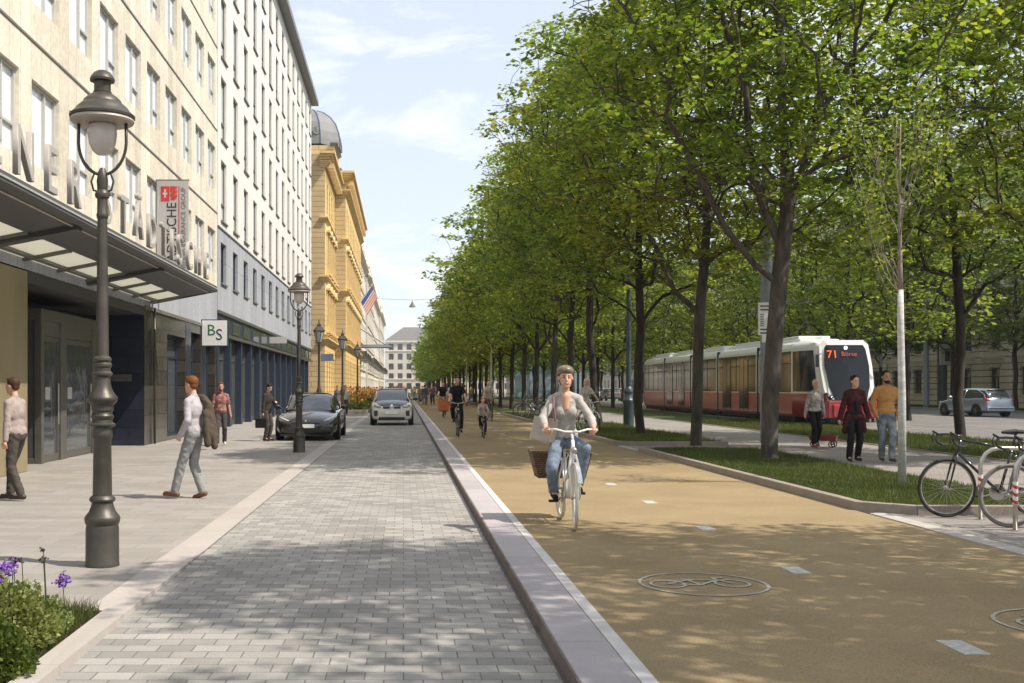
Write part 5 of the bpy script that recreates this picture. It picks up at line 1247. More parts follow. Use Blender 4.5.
# ---------------------------------------------------------------- bicycles (local: y forward, z up, origin on the ground under the cranks)
def arc(c, r, a0, a1, n, plane='yz', x=0.):
    return [(x, c[0]+r*math.cos(a0+(a1-a0)*i/n), c[1]+r*math.sin(a0+(a1-a0)*i/n)) for i in range(n+1)]
_wm = {}
def wheel_data(r, tw, tm, rm, key):
    if key in _wm: return _wm[key]
    b = MB(); b.torus((0,0,0), (1,0,0), r-tw, tw, 48, 8); a = b.mesh('wheel'); a.materials.append(tm); a.polygons.foreach_set('use_smooth', [True]*len(a.polygons))
    b = MB(); b.torus((0,0,0), (1,0,0), r-2*tw-.006, .009, 48, 6); c = b.mesh('rim'); c.materials.append(rm)
    b = MB()
    for i in range(28):
        q = 2*math.pi*i/28; s = 1 if i % 2 else -1; e = q+.35*(1 if (i//2) % 2 else -1)
        b.cyl((s*.022, .02*math.cos(e), .02*math.sin(e)), (0, (r-2*tw)*math.cos(q), (r-2*tw)*math.sin(q)), .0014, n=3, cap=False)
    b.lathe([(.012,-.05),(.022,-.045),(.022,-.03),(.012,-.025),(.012,.025),(.022,.03),(.022,.045),(.012,.05)], n=10, ax='x'); d = b.mesh('spoke'); d.materials.append(M['steel'])
    _wm[key] = (a, c, d); return _wm[key]
def bicycle(label, loc, rz, style='city', paint=None, tyre=None, rimm=None, crank_a=0., scale=1., group=None, cargo=False, name='bicycle', steer=0.):
    t = thing(name, label, 'bicycle', loc, rz, group); p = paint or M['blackgloss']; r = .345
    S = scale; fh = Vector((0,.56,r)); rh = Vector((0,-.50,r)); bb = Vector((0,-.05,.29))
    if style == 'race': seat = Vector((0,-.20,.80)); head = Vector((0,.40,.90)); hl = Vector((0,.44,.76)); sad = Vector((0,-.24,.97)); bar = Vector((0,.48,.96))
    else: seat = Vector((0,-.21,.72)); head = Vector((0,.37,.94)); hl = Vector((0,.42,.80)); sad = Vector((0,-.26,.92)); bar = Vector((0,.30,1.03))
    wa = wheel_data(r, .018 if style == 'race' else .021, tyre or M['black'], rimm or M['steel'], (style, (tyre or M['black']).name, (rimm or M['steel']).name))
    for c in (fh, rh): 
        o = inst('wheel', wa[0], t, tuple(c*S), (0,0,steer if c is fh else 0), (S,S,S)); inst('rim', wa[1], o); inst('spoke', wa[2], o)
    b = MB(); b.T = Matrix.Scale(S, 4)
    fr = .016
    if style == 'race': b.cyl(seat, head, fr, n=10)
    else:
        b.tube([hl, Vector((0,.22,.48)), Vector((0,.05,.34)), bb], fr*1.15, 10); b.tube([head-Vector((0,.01,.04)), Vector((0,.16,.66)), Vector((0,-.06,.50)), Vector((0,-.13,.47))], fr*.9, 8)
    if style == 'race': b.cyl(hl, bb, fr*1.15, n=10)
    b.cyl(bb, seat, fr, n=10); b.cyl(seat, sad, fr*.85, n=10); b.cyl(head, hl, fr*1.2, n=10)
    for sx in (-1, 1): b.cyl((sx*.05,rh.y,rh.z), (sx*.02,bb.y,bb.z), .010, n=8); b.cyl((sx*.05,rh.y,rh.z), (sx*.015,seat.y,seat.z-.02), .009, n=8)
    b.build('frame', p, t, smooth=True)
    b = MB(); b.T = Matrix.Scale(S, 4)
    for sx in (-1, 1): b.tube([(sx*.02,hl.y+.01,hl.z-.01), (sx*.045,hl.y+.04,hl.z-.10), (sx*.052,fh.y,fh.z)], [.014,.013,.009], 8)
    b.build('fork', p, t, smooth=True)
    b = MB(); b.T = Matrix.Scale(S, 4)
    b.cyl(head, bar, .014, n=8)
    if style == 'race':
        for sx in (-1, 1):
            b.tube([(0,bar.y,bar.z),(sx*.17,bar.y,bar.z),(sx*.20,bar.y+.02,bar.z),(sx*.205,bar.y+.09,bar.z-.005),(sx*.205,bar.y+.115,bar.z-.05),(sx*.205,bar.y+.09,bar.z-.10),(sx*.205,bar.y+.03,bar.z-.125),(sx*.205,bar.y-.03,bar.z-.125)], .0145, 8)
        hb_ = b.build('handlebar', M['blackgloss'], t, smooth=True)
        b = MB(); b.T = Matrix.Scale(S, 4)
        for sx in (-1, 1): b.cap((sx*.205,bar.y+.09,bar.z+.005), (sx*.205,bar.y+.14,bar.z+.035), .014, .012, 8); b.tube([(sx*.205,bar.y+.13,bar.z+.02),(sx*.207,bar.y+.155,bar.z-.03),(sx*.207,bar.y+.14,bar.z-.09)], .006, 6)
        b.build('brake_lever', M['black'], hb_, smooth=True)
    else:
        for sx in (-1, 1): b.tube([(0,bar.y+.03,bar.z),(sx*.08,bar.y+.035,bar.z+.0),(sx*.17,bar.y+.01,bar.z+.025),(sx*.25,bar.y-.06,bar.z+.02)], .0115, 8)
        hb_ = b.build('handlebar', p if p != M['blackgloss'] else M['steel'], t, smooth=True)
        b = MB(); b.T = Matrix.Scale(S, 4)
        for sx in (-1, 1): b.cyl((sx*.235,bar.y-.045,bar.z+.021), (sx*.295,bar.y-.13,bar.z+.013), .016, n=8)
        b.build('grip', p if p == M['white'] else M['black'], hb_, smooth=True)
    b = MB(); b.T = Matrix.Scale(S, 4); b.ell((0,sad.y-.05,sad.z+.025), (.075 if style == 'race' else .10,.09,.025)); b.cap((0,sad.y,sad.z+.025), (0,sad.y+.15,sad.z+.02), .035, .018, 10); b.build('saddle', M['black'] if style == 'race' else mat_leather, t, smooth=True)
    b = MB(); b.T = Matrix.Scale(S, 4)
    b.lathe([(.085,-.003),(.095,-.003),(.095,.003),(.085,.003)], (.045,bb.y,bb.z), 24, 'x'); b.lathe([(.0,-.002),(.04,-.002),(.04,.002),(0,.002)], (.045,bb.y,bb.z), 12, 'x')
    for k in range(5): a = 2*math.pi*k/5; b.cyl((.045,bb.y,bb.z), (.045,bb.y+.09*math.cos(a),bb.z+.09*math.sin(a)), .006, n=4)
    b.cyl((-.06,bb.y,bb.z), (.06,bb.y,bb.z), .018, n=10)
    ped = {}
    for sx, a in ((1, crank_a), (-1, crank_a+math.pi)):
        e = Vector((sx*.075, bb.y+.17*math.cos(a), bb.z+.17*math.sin(a))); b.cyl((sx*.06,bb.y,bb.z), e, .010, .008, n=6); ped[sx] = e
    ck = b.build('crankset', M['steel'], t)
    b = MB(); b.T = Matrix.Scale(S, 4)
    for sx in (1, -1): e = ped[sx]; b.box(min(e.x, e.x+sx*.10), max(e.x, e.x+sx*.10), e.y-.04, e.y+.04, e.z-.012, e.z+.012)
    b.build('pedal', M['black'], ck)
    b = MB(); b.T = Matrix.Scale(S, 4)   # chain
    for dz in (.092, -.092): b.cyl((.045,bb.y,bb.z+dz), (.045,rh.y,rh.z+dz*.4), .004, n=4)
    b.lathe([(.0,-.004),(.04,-.004),(.04,.004),(0,.004)], (.045,rh.y,rh.z), 14, 'x'); b.build('chain', M['steel'], t)
    if style != 'race':
        b = MB(); b.T = Matrix.Scale(S, 4)
        for c, a0, a1 in ((fh, .5, 2.6), (rh, .3, 3.6)):
            pts = arc((c.y, c.z), r+.022, a0, a1, 18)
            for i in range(18):
                (x0, y0, z0), (x1, y1, z1) = pts[i], pts[i+1]; b.add([(-.024,y0,z0),(.024,y0,z0),(.024,y1,z1),(-.024,y1,z1),(-.018,y0,z0+.006),(.018,y0,z0+.006),(.018,y1,z1+.006),(-.018,y1,z1+.006)], [(0,1,2,3),(4,7,6,5),(0,4,5,1),(3,2,6,7),(0,3,7,4),(1,5,6,2)])
        for sx in (-1, 1): b.cyl((sx*.055,rh.y,rh.z), (sx*.05,rh.y-.05,.76), .005, n=5)
        b.build('mudguard', p, t)
        b = MB(); b.T = Matrix.Scale(S, 4); b.ell((0,.47,.84), (.035,.04,.035)); b.cyl((0,.42,.84),(0,.47,.84),.01,n=6); b.build('headlight', M['steel'], t, smooth=True)
        b = MB(); b.T = Matrix.Scale(S, 4)
        for sx in (-1, 1): b.tube([(sx*.015,-.20,.70),(sx*.06,-.3,.745),(sx*.065,-.75,.745)], .006, 6); b.cyl((sx*.055,rh.y,rh.z),(sx*.062,-.66,.745),.005,n=5)
        for q in (-.4,-.55,-.7): b.cyl((-.065,q,.745),(.065,q,.745),.005,n=5)
        b.build('rack', p, t)
    if cargo:
        b = MB(); b.T = Matrix.Scale(S, 4); 
        b.add([(-.26,.75,.30),(.26,.75,.30),(.30,.70,.95),(-.30,.70,.95),(-.24,1.35,.38),(.24,1.35,.38),(.33,1.45,.95),(-.33,1.45,.95)], [(0,1,2,3),(4,7,6,5),(0,3,7,4),(1,5,6,2),(0,4,5,1)])
        o = b.build('cargo_box', M['orange'], t); q = o.modifiers.new('t', 'SOLIDIFY'); q.thickness = .02
    return t, ped
mat_leather = mat('leather_brown', (.10,.05,.025), .5, var=.2)

# ---------------------------------------------------------------- people
SKIN = mat('skin', (.60,.34,.23), .5, var=.06, scale=12, spec=.4); SKIN2 = mat('skin_tan', (.38,.22,.14), .5, var=.06, scale=12, spec=.4); SKIN3 = mat('skin_ruddy', (.50,.26,.18), .5, var=.08, scale=12)
def remesh(name, b, voxel, m, parent, smooth_it=3, k=1.0):
    me = b.mesh(name+'_src'); o = bpy.data.objects.new(name+'_src', me); COL.objects.link(o)
    q = o.modifiers.new('r', 'REMESH'); q.mode = 'VOXEL'; q.voxel_size = voxel; q.use_smooth_shade = True
    if smooth_it: s = o.modifiers.new('s', 'SMOOTH'); s.iterations = smooth_it; s.factor = .5
    bpy.context.view_layer.update()
    dg = bpy.context.evaluated_depsgraph_get(); nm = bpy.data.meshes.new_from_object(o.evaluated_get(dg)); bpy.data.objects.remove(o); bpy.data.meshes.remove(me)
    if name in ('shirt', 'trousers', 'coat', 'jacket_cloth') and voxel < .02:
        from mathutils import noise
        amp = .010 if name != 'shirt' else .008
        n_ = len(nm.vertices); co = np.zeros(n_*3, np.float32); nm.vertices.foreach_get('co', co); no = np.zeros(n_*3, np.float32); nm.vertices.foreach_get('normal', no)
        co = co.reshape(-1, 3); no = no.reshape(-1, 3); sd = len(bpy.data.objects)*1.37 % 50
        q_ = np.array([(1-abs(noise.noise((p_[0]*9+sd, p_[1]*9, p_[2]*11+p_[0]*7)))*2.6)*.6+noise.noise((p_[0]*26, p_[1]*26+sd, p_[2]*20))*.22 for p_ in co.tolist()], np.float32)
        co += no*(q_*amp)[:,None]; nm.vertices.foreach_set('co', co.ravel()); nm.update()
    nm.name = name; nm.materials.clear(); nm.materials.append(m); nm.polygons.foreach_set('use_smooth', [True]*len(nm.polygons))
    r_ = bpy.data.objects.new(name, nm); COL.objects.link(r_); r_.parent = parent; return r_
def ik(a, c, l1, l2, pole):
    a, c, pole = Vector(a), Vector(c), Vector(pole); d = c-a; L = min(d.length, (l1+l2)*.999); dn = d.normalized()
    x = (l1*l1-l2*l2+L*L)/(2*L); h = math.sqrt(max(0, l1*l1-x*x)); p = pole-dn*pole.dot(dn); p.normalize()
    return a+dn*x+p*h, a+dn*L
def person(label, loc, rz, H=1.75, pelvis=(0,0,.93), lean=2., hands=None, feet=None, elbow=None, knee=None, head_yaw=0., head_pitch=0., twist=0., skin=None, female=False,
           top=None, top_len='short', bottom=None, shoes=None, hair=None, hair_style='short', helmet=None, beard=None, coat=None, coat_len=.0, voxel=.010, group=None, child=False, toe=None, neckline=False, curl=.9, build=1.0, smile=False, skirt=False, roll=0., apron=None):
    k = H/1.75; t = thing('person', label, 'person', loc, rz, group); skin = skin or SKIN
    fe = .92 if female else 1.0; bd = build
    pv = Vector(pelvis); Mx = Matrix.Rotation(-R(lean), 3, 'X'); Tz = Matrix.Rotation(R(twist), 3, 'Z')
    # lean forward (+y)
    def tr(v, tw=True): v = Vector(v); return pv+Mx @ ((Tz @ v) if tw else v)
    hipw = .088; shw = .162*fe
    hip = {s: pv+Vector((s*hipw, 0, -.01)) for s in (1, -1)}
    sh = {s: tr((s*shw, 0, .462)) for s in (1, -1)}; neck = tr((0,-.005,.52)); chest = tr((0,0,.34)); belly = tr((0,.0,.14)); 
    # head stays more upright
    nk = neck+Vector((0,.02,.075)); hc = nk+Vector((0,.025,.105))
    Hm = Matrix.Rotation(R(head_yaw), 3, 'Z') @ Matrix.Rotation(-R(head_pitch), 3, 'X') @ Matrix.Rotation(R(roll), 3, 'Y')
    hands = hands or {}; feet = feet or {}; elbow = elbow or {}; knee = knee or {}; toe = toe or {}
    ua, fa, th, shk = .285, .25, .43, .425
    J = {}
    for s in (1, -1):
        hd = Vector(hands.get(s, (s*.25, .06, .80))); e, w = ik(sh[s], hd, ua, fa, Vector(elbow.get(s, (s*.25, -.9, -.2)))); J['e', s] = e; J['w', s] = w
        ft = Vector(feet.get(s, (s*.10, 0, .085))); kn, an = ik(hip[s], ft, th, shk, Vector(knee.get(s, (s*.08, 1, 0)))); J['k', s] = kn; J['a', s] = an
        tv = Vector(toe.get(s, (s*.10, 1, -.14))); J['t', s] = tv.normalized()
    def K(v): return Vector(v)*k
    def torso(b, g, hipsonly=False, upper=True, nohip=False):
        if upper:
            R3 = Mx @ Tz
            b.ell(K(chest), ((.158*fe*bd+g)*k,(.108*bd+g)*k,.20*k), R3); b.ell(K(tr((0,.0,.43))), ((.138*fe+g)*k,(.085+g)*k,.085*k), R3)
            b.ell(K(belly), ((.132*(.92 if female else 1)*bd+g)*k,(.098*bd+g)*k,.19*k), R3)
            for s in (1, -1): b.cap(K(tr((s*.03,0,.505))), K(sh[s]), (.050+g*.6)*k, (.050+g*.7)*k)
            if female:
                for s in (1, -1): b.ell(K(tr((s*.062,.072,.325))), ((.058+g)*k,(.045+g)*k,(.060+g)*k), R3)
        if not nohip: b.ell(K(pv+Vector((0,-.012,-.0))), ((.158*bd+g)*k,(.112*bd+g)*k,.115*k))
    def arm(b, s, g, part=1.0, taper=True):
        e, w = J['e', s], J['w', s]
        b.cap(K(sh[s]), K(e), (.046*bd*fe+g*.8)*k, (.037*fe+g)*k)
        if part > .5: q = e+(w-e)*min(1, (part-.5)*2); b.cap(K(e), K(q), (.040*fe+g)*k, (.030*fe+g)*k)
        elif part < .5: pass
    def hand(b, s):
        e, w = J['e', s], J['w', s]; d = (w-e).normalized(); inn = Vector((-s, .25, 0)); inn = (inn-d*inn.dot(d)).normalized(); fwd = d.cross(inn)*(1 if s > 0 else -1)
        pm = w+d*.045; b.cap(K(w-d*.01), K(pm), .026*k, .030*k, 10)
        for i in range(4):
            o = (i-1.5)*.021; base = pm+fwd*o*-1+d*.02; L = (.072,.082,.077,.060)[i]; c1 = (d*math.cos(curl*.5)+inn*math.sin(curl*.5)).normalized(); c2 = (d*math.cos(curl*1.35)+inn*math.sin(curl*1.35)).normalized()
            m_ = base+c1*L*.5; b.cap(K(base), K(m_), .0095*k, .009*k, 6); b.cap(K(m_), K(m_+c2*L*.5), .009*k, .0075*k, 6)
        tb = w+d*.03+fwd*.024; b.cap(K(tb), K(tb+(d*.5+fwd*.7+inn*.35).normalized()*.035), .012*k, .010*k, 6); q = tb+(d*.5+fwd*.7+inn*.35).normalized()*.035; b.cap(K(q), K(q+(d*.8+inn*.5).normalized()*.028), .010*k, .008*k, 6)
    def leg(b, s, g, part=1.0):
        h, kn, an = hip[s], J['k', s], J['a', s]
        b.cap(K(h+Vector((-s*.008,0,-.02))), K(kn), (.080*bd*(.94 if female else 1)+g)*k, (.053+g)*k); q = kn+(an-kn)*.35; q2 = kn+(an-kn)*part
        b.cap(K(kn), K(q), (.054+g)*k, (.052+g)*k); b.cap(K(q), K(q2), (.052+g)*k, (.036+g+ (g*.6))*k)
    # body
    b = MB(); torso(b, 0.)
    for s in (1, -1): arm(b, s, 0); hand(b, s); leg(b, s, 0); an = J['a', s]; b.cap(K(an), K(an+J['t', s]*.13+Vector((0,0,-.03))), .036*k, .028*k)
    b.cap(K(neck-Vector((0,0,.03))), K(nk+Vector((0,.0,.03))), .055*k*fe, .052*k*fe)
    hs = 1.05 if not child else 1.2
    def Hd(v): return K(hc+Hm @ (Vector(v)*hs))
    b.ell(Hd((0,-.008,.035)), (.074*k*hs,.092*k*hs,.088*k*hs), Hm); b.ell(Hd((0,.018,-.035)), (.060*k*hs,.070*k*hs,.078*k*hs), Hm)
    b.ell(Hd((0,.052,-.085)), (.034*k*hs,.028*k*hs,.026*k*hs), Hm); b.cap(Hd((0,.082,.018)), Hd((0,.100,-.022)), .009*k, .014*k, 8)
    for s in (1, -1): b.ell(Hd((s*.076,-.008,.0)), (.010*k,.020*k,.030*k), Hm)
    remesh('body', b, voxel*.8, skin, t, 2)
    # face
    for s in (1, -1): b = MB(); b.ell(Hd((s*.031,.080,.012)), (.011*k,.006*k,.0055*k), Hm, 8, 6); b.build('eye', M['bluetext'], t, smooth=True)
    for s in (1, -1): b = MB(); b.ell(Hd((s*.031,.083,.032)), (.017*k,.006*k,.0035*k), Hm, 8, 6); b.build('eyebrow', hair or HAIRB, t, smooth=True)
    b = MB(); b.ell(Hd((0,.083,-.052)), (.024*k,.008*k,.007*k if not smile else .010*k), Hm, 8, 6); b.build('mouth', LIP, t, smooth=True)
    if smile: b = MB(); b.ell(Hd((0,.088,-.050)), (.019*k,.006*k,.005*k), Hm, 8, 6); b.build('teeth', M['white'], t, smooth=True)
    # clothes
    if bottom:
        b = MB(); torso(b, .012, upper=False); b.ell(K(pv+Vector((0,-.005,.06))), ((.145*bd+.010)*k,(.10*bd+.012)*k,.07*k))
        for s in (1, -1): leg(b, s, .014, .97)
        remesh('trousers', b, voxel, bottom, t, 2)
        if skirt: pass
    if top:
        b = MB(); torso(b, .014, nohip=True); b.ell(K(pv+Vector((0,-.008,.055))), ((.150*bd+.022)*k,(.106*bd+.024)*k,.115*k))
        part = {'none':0, 'short':.62, 'three':.82, 'long':.97}[top_len]
        for s in (1, -1):
            if top_len == 'short': e = J['e', s]; b.cap(K(sh[s]), K(sh[s]+(e-sh[s])*.72), (.048*bd*fe+.012)*k, (.044*fe+.016)*k)
            else: arm(b, s, .013, part)
        if not neckline: b.cap(K(neck-Vector((0,0,.04))), K(neck+Vector((0,.005,.02))), .068*k, .060*k)
        remesh('shirt', b, voxel, top, t, 3)
    if neckline:
        b = MB(); R3 = Mx @ Tz; b.cap(K(tr((0,.040,.50))), K(tr((0,.082,.375))), .062*k, .048*k); b.ell(K(tr((0,.035,.485))), (.070*k,.058*k,.045*k), R3); remesh('neckline', b, voxel*.8, skin, t, 2)
    if coat:
        b = MB(); torso(b, .026)
        for s in (1, -1): arm(b, s, .024, .97)
        if coat_len > 0:
            for s in (1, -1):
                b.cap(K(pv+Vector((s*.10,-.05,.02))), K(pv+Vector((s*.16,-.07,-coat_len))), .075*k, .062*k); b.cap(K(pv+Vector((s*.13,.04,.02))), K(pv+Vector((s*.19,.05,-coat_len*.95))), .055*k, .045*k)
            b.cap(K(pv+Vector((0,-.08,.02))), K(pv+Vector((0,-.10,-coat_len))), .08*k, .07*k)
        remesh('coat', b, voxel, coat, t, 2)
        if top:
            b = MB(); R3 = Mx @ Tz; b.ell(K(tr((0,.085,.20))), (.05*k,.070*k,.26*k), R3); remesh('shirt_front', b, voxel, top, t, 2)
    for s in (1, -1):
        b = MB()
        an, tv = J['a', s], J['t', s]; heel = an+Vector((0,0,-.045))-tv*.04; b.cap(K(heel), K(an+tv*.15+Vector((0,0,-.025))), .040*k, .034*k); b.cap(K(an+Vector((0,0,.02))), K(an+Vector((0,0,-.03))), .046*k, .044*k); b.cap(K(an+tv*.05+Vector((0,0,-.025))), K(an+tv*.17+Vector((0,0,-.035))), .038*k, .026*k)
        remesh('shoe', b, voxel, shoes or M['black'], t, 1)
    if hair:
        b = MB(); b.ell(Hd((0,-.022,.052)), (.083*k*hs,.094*k*hs,.084*k*hs), Hm)
        if hair_style in ('long', 'bob'): 
            for s in (1, -1): b.cap(Hd((s*.062,-.03,.03)), Hd((s*.07,-.03,-.09 if hair_style == 'bob' else -.2)), .032*k, .028*k)
            b.cap(Hd((0,-.06,.0)), Hd((0,-.065,-.08)), .06*k, .045*k)
        if hair_style == 'bun': b.ell(Hd((0,-.10,.085)), (.045*k,.045*k,.04*k), Hm); b.ell(Hd((0,-.05,.0)), (.072*k,.055*k,.06*k), Hm)
        if hair_style == 'short': b.ell(Hd((0,-.055,.0)), (.068*k,.050*k,.060*k), Hm); b.ell(Hd((0,.05,.10)), (.055*k,.03*k,.022*k), Hm)
        remesh('hair', b, voxel*.8, hair, t, 1)
    if beard: b = MB(); b.ell(Hd((0,.045,-.075)), (.052*k,.045*k,.045*k), Hm); b.ell(Hd((0,.02,-.06)), (.066*k,.045*k,.035*k), Hm); remesh('beard', b, voxel*.8, beard, t, 1)
    if helmet:
        b = MB(); b.ell(Hd((0,-.018,.088)), (.098*k,.122*k,.070*k), Hm); b.ell(Hd((0,-.05,.05)), (.088*k,.09*k,.06*k), Hm)
        o = remesh('helmet', b, voxel*.8, helmet, t, 1)
        b = MB(); b.tube([Hd((.078,.0,.0)), Hd((.06,.02,-.06)), Hd((0,.04,-.112)), Hd((-.06,.02,-.06)), Hd((-.078,.0,.0))], .005, 5); b.build('helmet_strap', M['black'], o)
    return t, J, sh, pv
LIP = mat('lips', (.42,.12,.10), .5, var=0)
def cloth(name, c, var=.15, rough=.85, scale=14, col2=None): return mat(name, c, rough, var=var, scale=scale, bump=.25, bscale=26, col2=col2, spec=.2)
HAIRB = cloth('hair_brown', (.06,.03,.018), .3, .6); HAIRR = cloth('hair_auburn', (.16,.055,.02), .3, .6); HAIRD = cloth('hair_dark', (.015,.011,.010), .3, .6); HAIRW = cloth('hair_blond', (.62,.52,.38), .2, .7)
JEANS = cloth('denim_light', (.18,.225,.29), .35, scale=9); JEANSD = cloth('denim_worn', (.09,.13,.18), .5, scale=7, col2=(.28,.31,.33)); GREY = cloth('trousers_grey', (.25,.255,.25), .25); DGREY = cloth('trousers_dark', (.07,.06,.055)); BLK = cloth('cloth_black', (.014,.012,.014))
BROWNSH = mat('shoe_brown', (.16,.055,.022), .5, var=.15); SHW = mat('shoe_white', (.7,.68,.64), .6, var=.05)

W_ = lambda ph: {1: (.10, .30*ph, .10), -1: (-.10, -.34*ph, .13)}
# 1 man at the left edge
person('man in pinkish grey jacket and dark trousers walking out at the left edge', (-5.52, 15.4, 0), R(75), 1.74, lean=3, hands={1:(.27,.10,.84), -1:(-.24,.02,.82)}, feet={1:(.09,.16,.09), -1:(-.09,-.14,.10)}, top=cloth('jacket_taupe', (.33,.27,.245)), top_len='long', bottom=DGREY, shoes=mat('shoe_dark', (.05,.03,.02), .5), hair=HAIRB, head_yaw=-4, voxel=.012)
# 2 man with a jacket over his arm, walking left, seen from behind and the side
t2, J2, _, _ = person('man in pale shirt and grey trousers walking with a brown jacket slung over his shoulder', (-3.03, 15.62, 0), R(72), 1.76, lean=1, feet={1:(.08,-.10,.10), -1:(-.09,.26,.10)}, knee={1:(.05,1,0), -1:(-.05,1,0)}, toe={1:(.05,1,-.45), -1:(-.05,1,-.05)}, hands={1:(.15,.13,1.40), -1:(-.21,.10,.92)}, elbow={1:(.3,.4,-1), -1:(-.6,-.9,0)}, head_yaw=-12,
    top=cloth('shirt_lavender', (.40,.365,.395)), top_len='long', bottom=GREY, shoes=BROWNSH, hair=HAIRR, voxel=.011)
def held_jacket():
    t = thing('jacket', 'brown jacket hanging over the shoulder of the man in the pale shirt', 'jacket', (-3.03, 15.62, 0), R(72))
    b = MB()
    b.cap((.14,.05,1.46), (.12,-.08,1.46), .04, .05); b.cap((.12,-.08,1.46), (.10,-.17,1.36), .05, .06); b.cap((.08,-.18,1.36), (.04,-.24,.92), .055, .075); b.cap((.14,-.18,1.34), (.14,-.26,.84), .05, .07); b.cap((-.0,-.18,1.25), (-.04,-.24,.80), .04, .05); b.cap((.06,-.21,1.2), (.06,-.30,.76), .05, .05)
    remesh('jacket_cloth', b, .012, cloth('jacket_brown', (.075,.058,.042), .25), t, 2)
held_jacket()
# 3 red shirt
person('bearded man in a red patterned short sleeved shirt walking towards the viewer', (-5.04, 29.8, 0), R(190), 1.74, lean=0, feet={1:(.10,.12,.10), -1:(-.10,-.14,.12)}, hands={1:(.27,.10,.85), -1:(-.27,.05,.84)}, top=cloth('shirt_red_pattern', (.20,.03,.03), .3, scale=11, col2=(.42,.25,.22)), top_len='short', bottom=DGREY, shoes=SHW, hair=HAIRR, beard=HAIRR, skin=SKIN3, voxel=.013, build=1.08)
# 4 man with briefcase
person('man in a dark jacket looking at his phone beside the black car', (-4.12, 32.6, 0), R(-118), 1.72, lean=4, hands={-1:(-.06,.30,1.18), 1:(.26,.02,.80)}, elbow={-1:(-.8,-.2,-1)}, head_pitch=25, top=cloth('jacket_dark', (.045,.035,.028), .25), top_len='long', bottom=DGREY, shoes=M['black'], hair=HAIRD, voxel=.013)
def briefcase():
    t = thing('briefcase', 'dark briefcase hanging from the hand of the man beside the black car', 'briefcase', (-4.25, 32.36, .40), R(-118))
    b = MB(); b.box(-.05,.05,-.21,.21,0,.30); b.build('case', M['black'], t, bevel=.02); b = MB(); b.tube([(0,-.07,.30),(0,-.06,.36),(0,.06,.36),(0,.07,.30)], .01, 6); b.build('handle', mat_leather, t)
briefcase()
# 5 helmeted cyclist
C5 = (1.81, 11.93, .10)
bk, ped = bicycle('white city bicycle with cream tyres ridden by the helmeted woman', C5, math.pi+.0, 'city', M['white'], M['cream'], M['white'], crank_a=R(200), steer=R(-6))
person('smiling woman in a helmet, grey cardigan and jeans riding the white bicycle', C5, math.pi, 1.70, pelvis=(0,-.25,.955), lean=9, hands={1:(.27,.185,1.085), -1:(-.27,.185,1.085)}, elbow={1:(.7,-.5,-.5), -1:(-.7,-.5,-.5)},
    feet={1:(ped[1].x+.04, ped[1].y-.07, ped[1].z+.11), -1:(ped[-1].x-.04, ped[-1].y-.07, ped[-1].z+.11)}, knee={1:(.25,1,.3), -1:(-.25,1,.3)}, toe={1:(0,1,-.25), -1:(0,1,-.25)}, female=True, top=cloth('cardigan_grey', (.41,.38,.355), .12), top_len='three', neckline=True, bottom=JEANS, shoes=BLK, hair=HAIRB, hair_style='none', helmet=mat('helmet_olive', (.17,.135,.09), .4, var=.3, scale=18), smile=True, curl=1.5, build=.93, voxel=.008, head_pitch=-2)
def tote():
    t = thing('tote_bag', 'cream canvas tote bag hanging from the shoulder of the helmeted woman', 'bag', (C5[0], C5[1], C5[2]), math.pi)
    b = MB(); b.add([(.12,-.14,.88),(.40,-.20,.93),(.35,-.14,1.19),(.08,-.04,1.15),(.14,-.26,.88),(.38,-.30,.93),(.33,-.20,1.19),(.10,-.12,1.15)], [(0,1,2,3),(5,4,7,6),(0,4,5,1),(1,5,6,2),(3,7,4,0)])
    b.build('canvas', cloth('canvas_cream', (.52,.45,.38), .1), t, bevel=.015)
    b = MB(); b.tube([(.13,.0,1.13),(.155,.01,1.28),(.145,-.05,1.40),(.13,-.17,1.42),(.15,-.25,1.30),(.2,-.20,1.13)], .012, 6); b.build('strap', cloth('strap_mauve', (.25,.13,.14), .1), t)
tote()
def panniers():
    t = thing('crate', 'wide brown wicker crate carried on the rear rack of the white bicycle', 'crate', (C5[0], C5[1], C5[2]), math.pi)
    b = MB(); a, c = .27, .34; y0, y1 = -.78, -.40; z0, z1 = .47, .76
    b.add([(-a,y0,z0),(a,y0,z0),(a,y1,z0),(-a,y1,z0),(-c,y0-.03,z1),(c,y0-.03,z1),(c,y1+.03,z1),(-c,y1+.03,z1)], [(0,3,2,1),(0,1,5,4),(1,2,6,5),(2,3,7,6),(3,0,4,7)])
    wk = mat_brick('wicker', (0,2), (.16,.085,.05), (.21,.12,.075), (.07,.04,.025), .05, .022, ms=.004, nvar=.2, nscale=8, grain=60, bump=.8)
    o = b.build('basket', wk, t); q = o.modifiers.new('t', 'SOLIDIFY'); q.thickness = .015
    b = MB(); b.tube([(-c,y0-.03,z1),(c,y0-.03,z1),(c,y1+.03,z1),(-c,y1+.03,z1)], .014, 6, closed=True); b.build('rim', wk, t, smooth=True)
panniers()
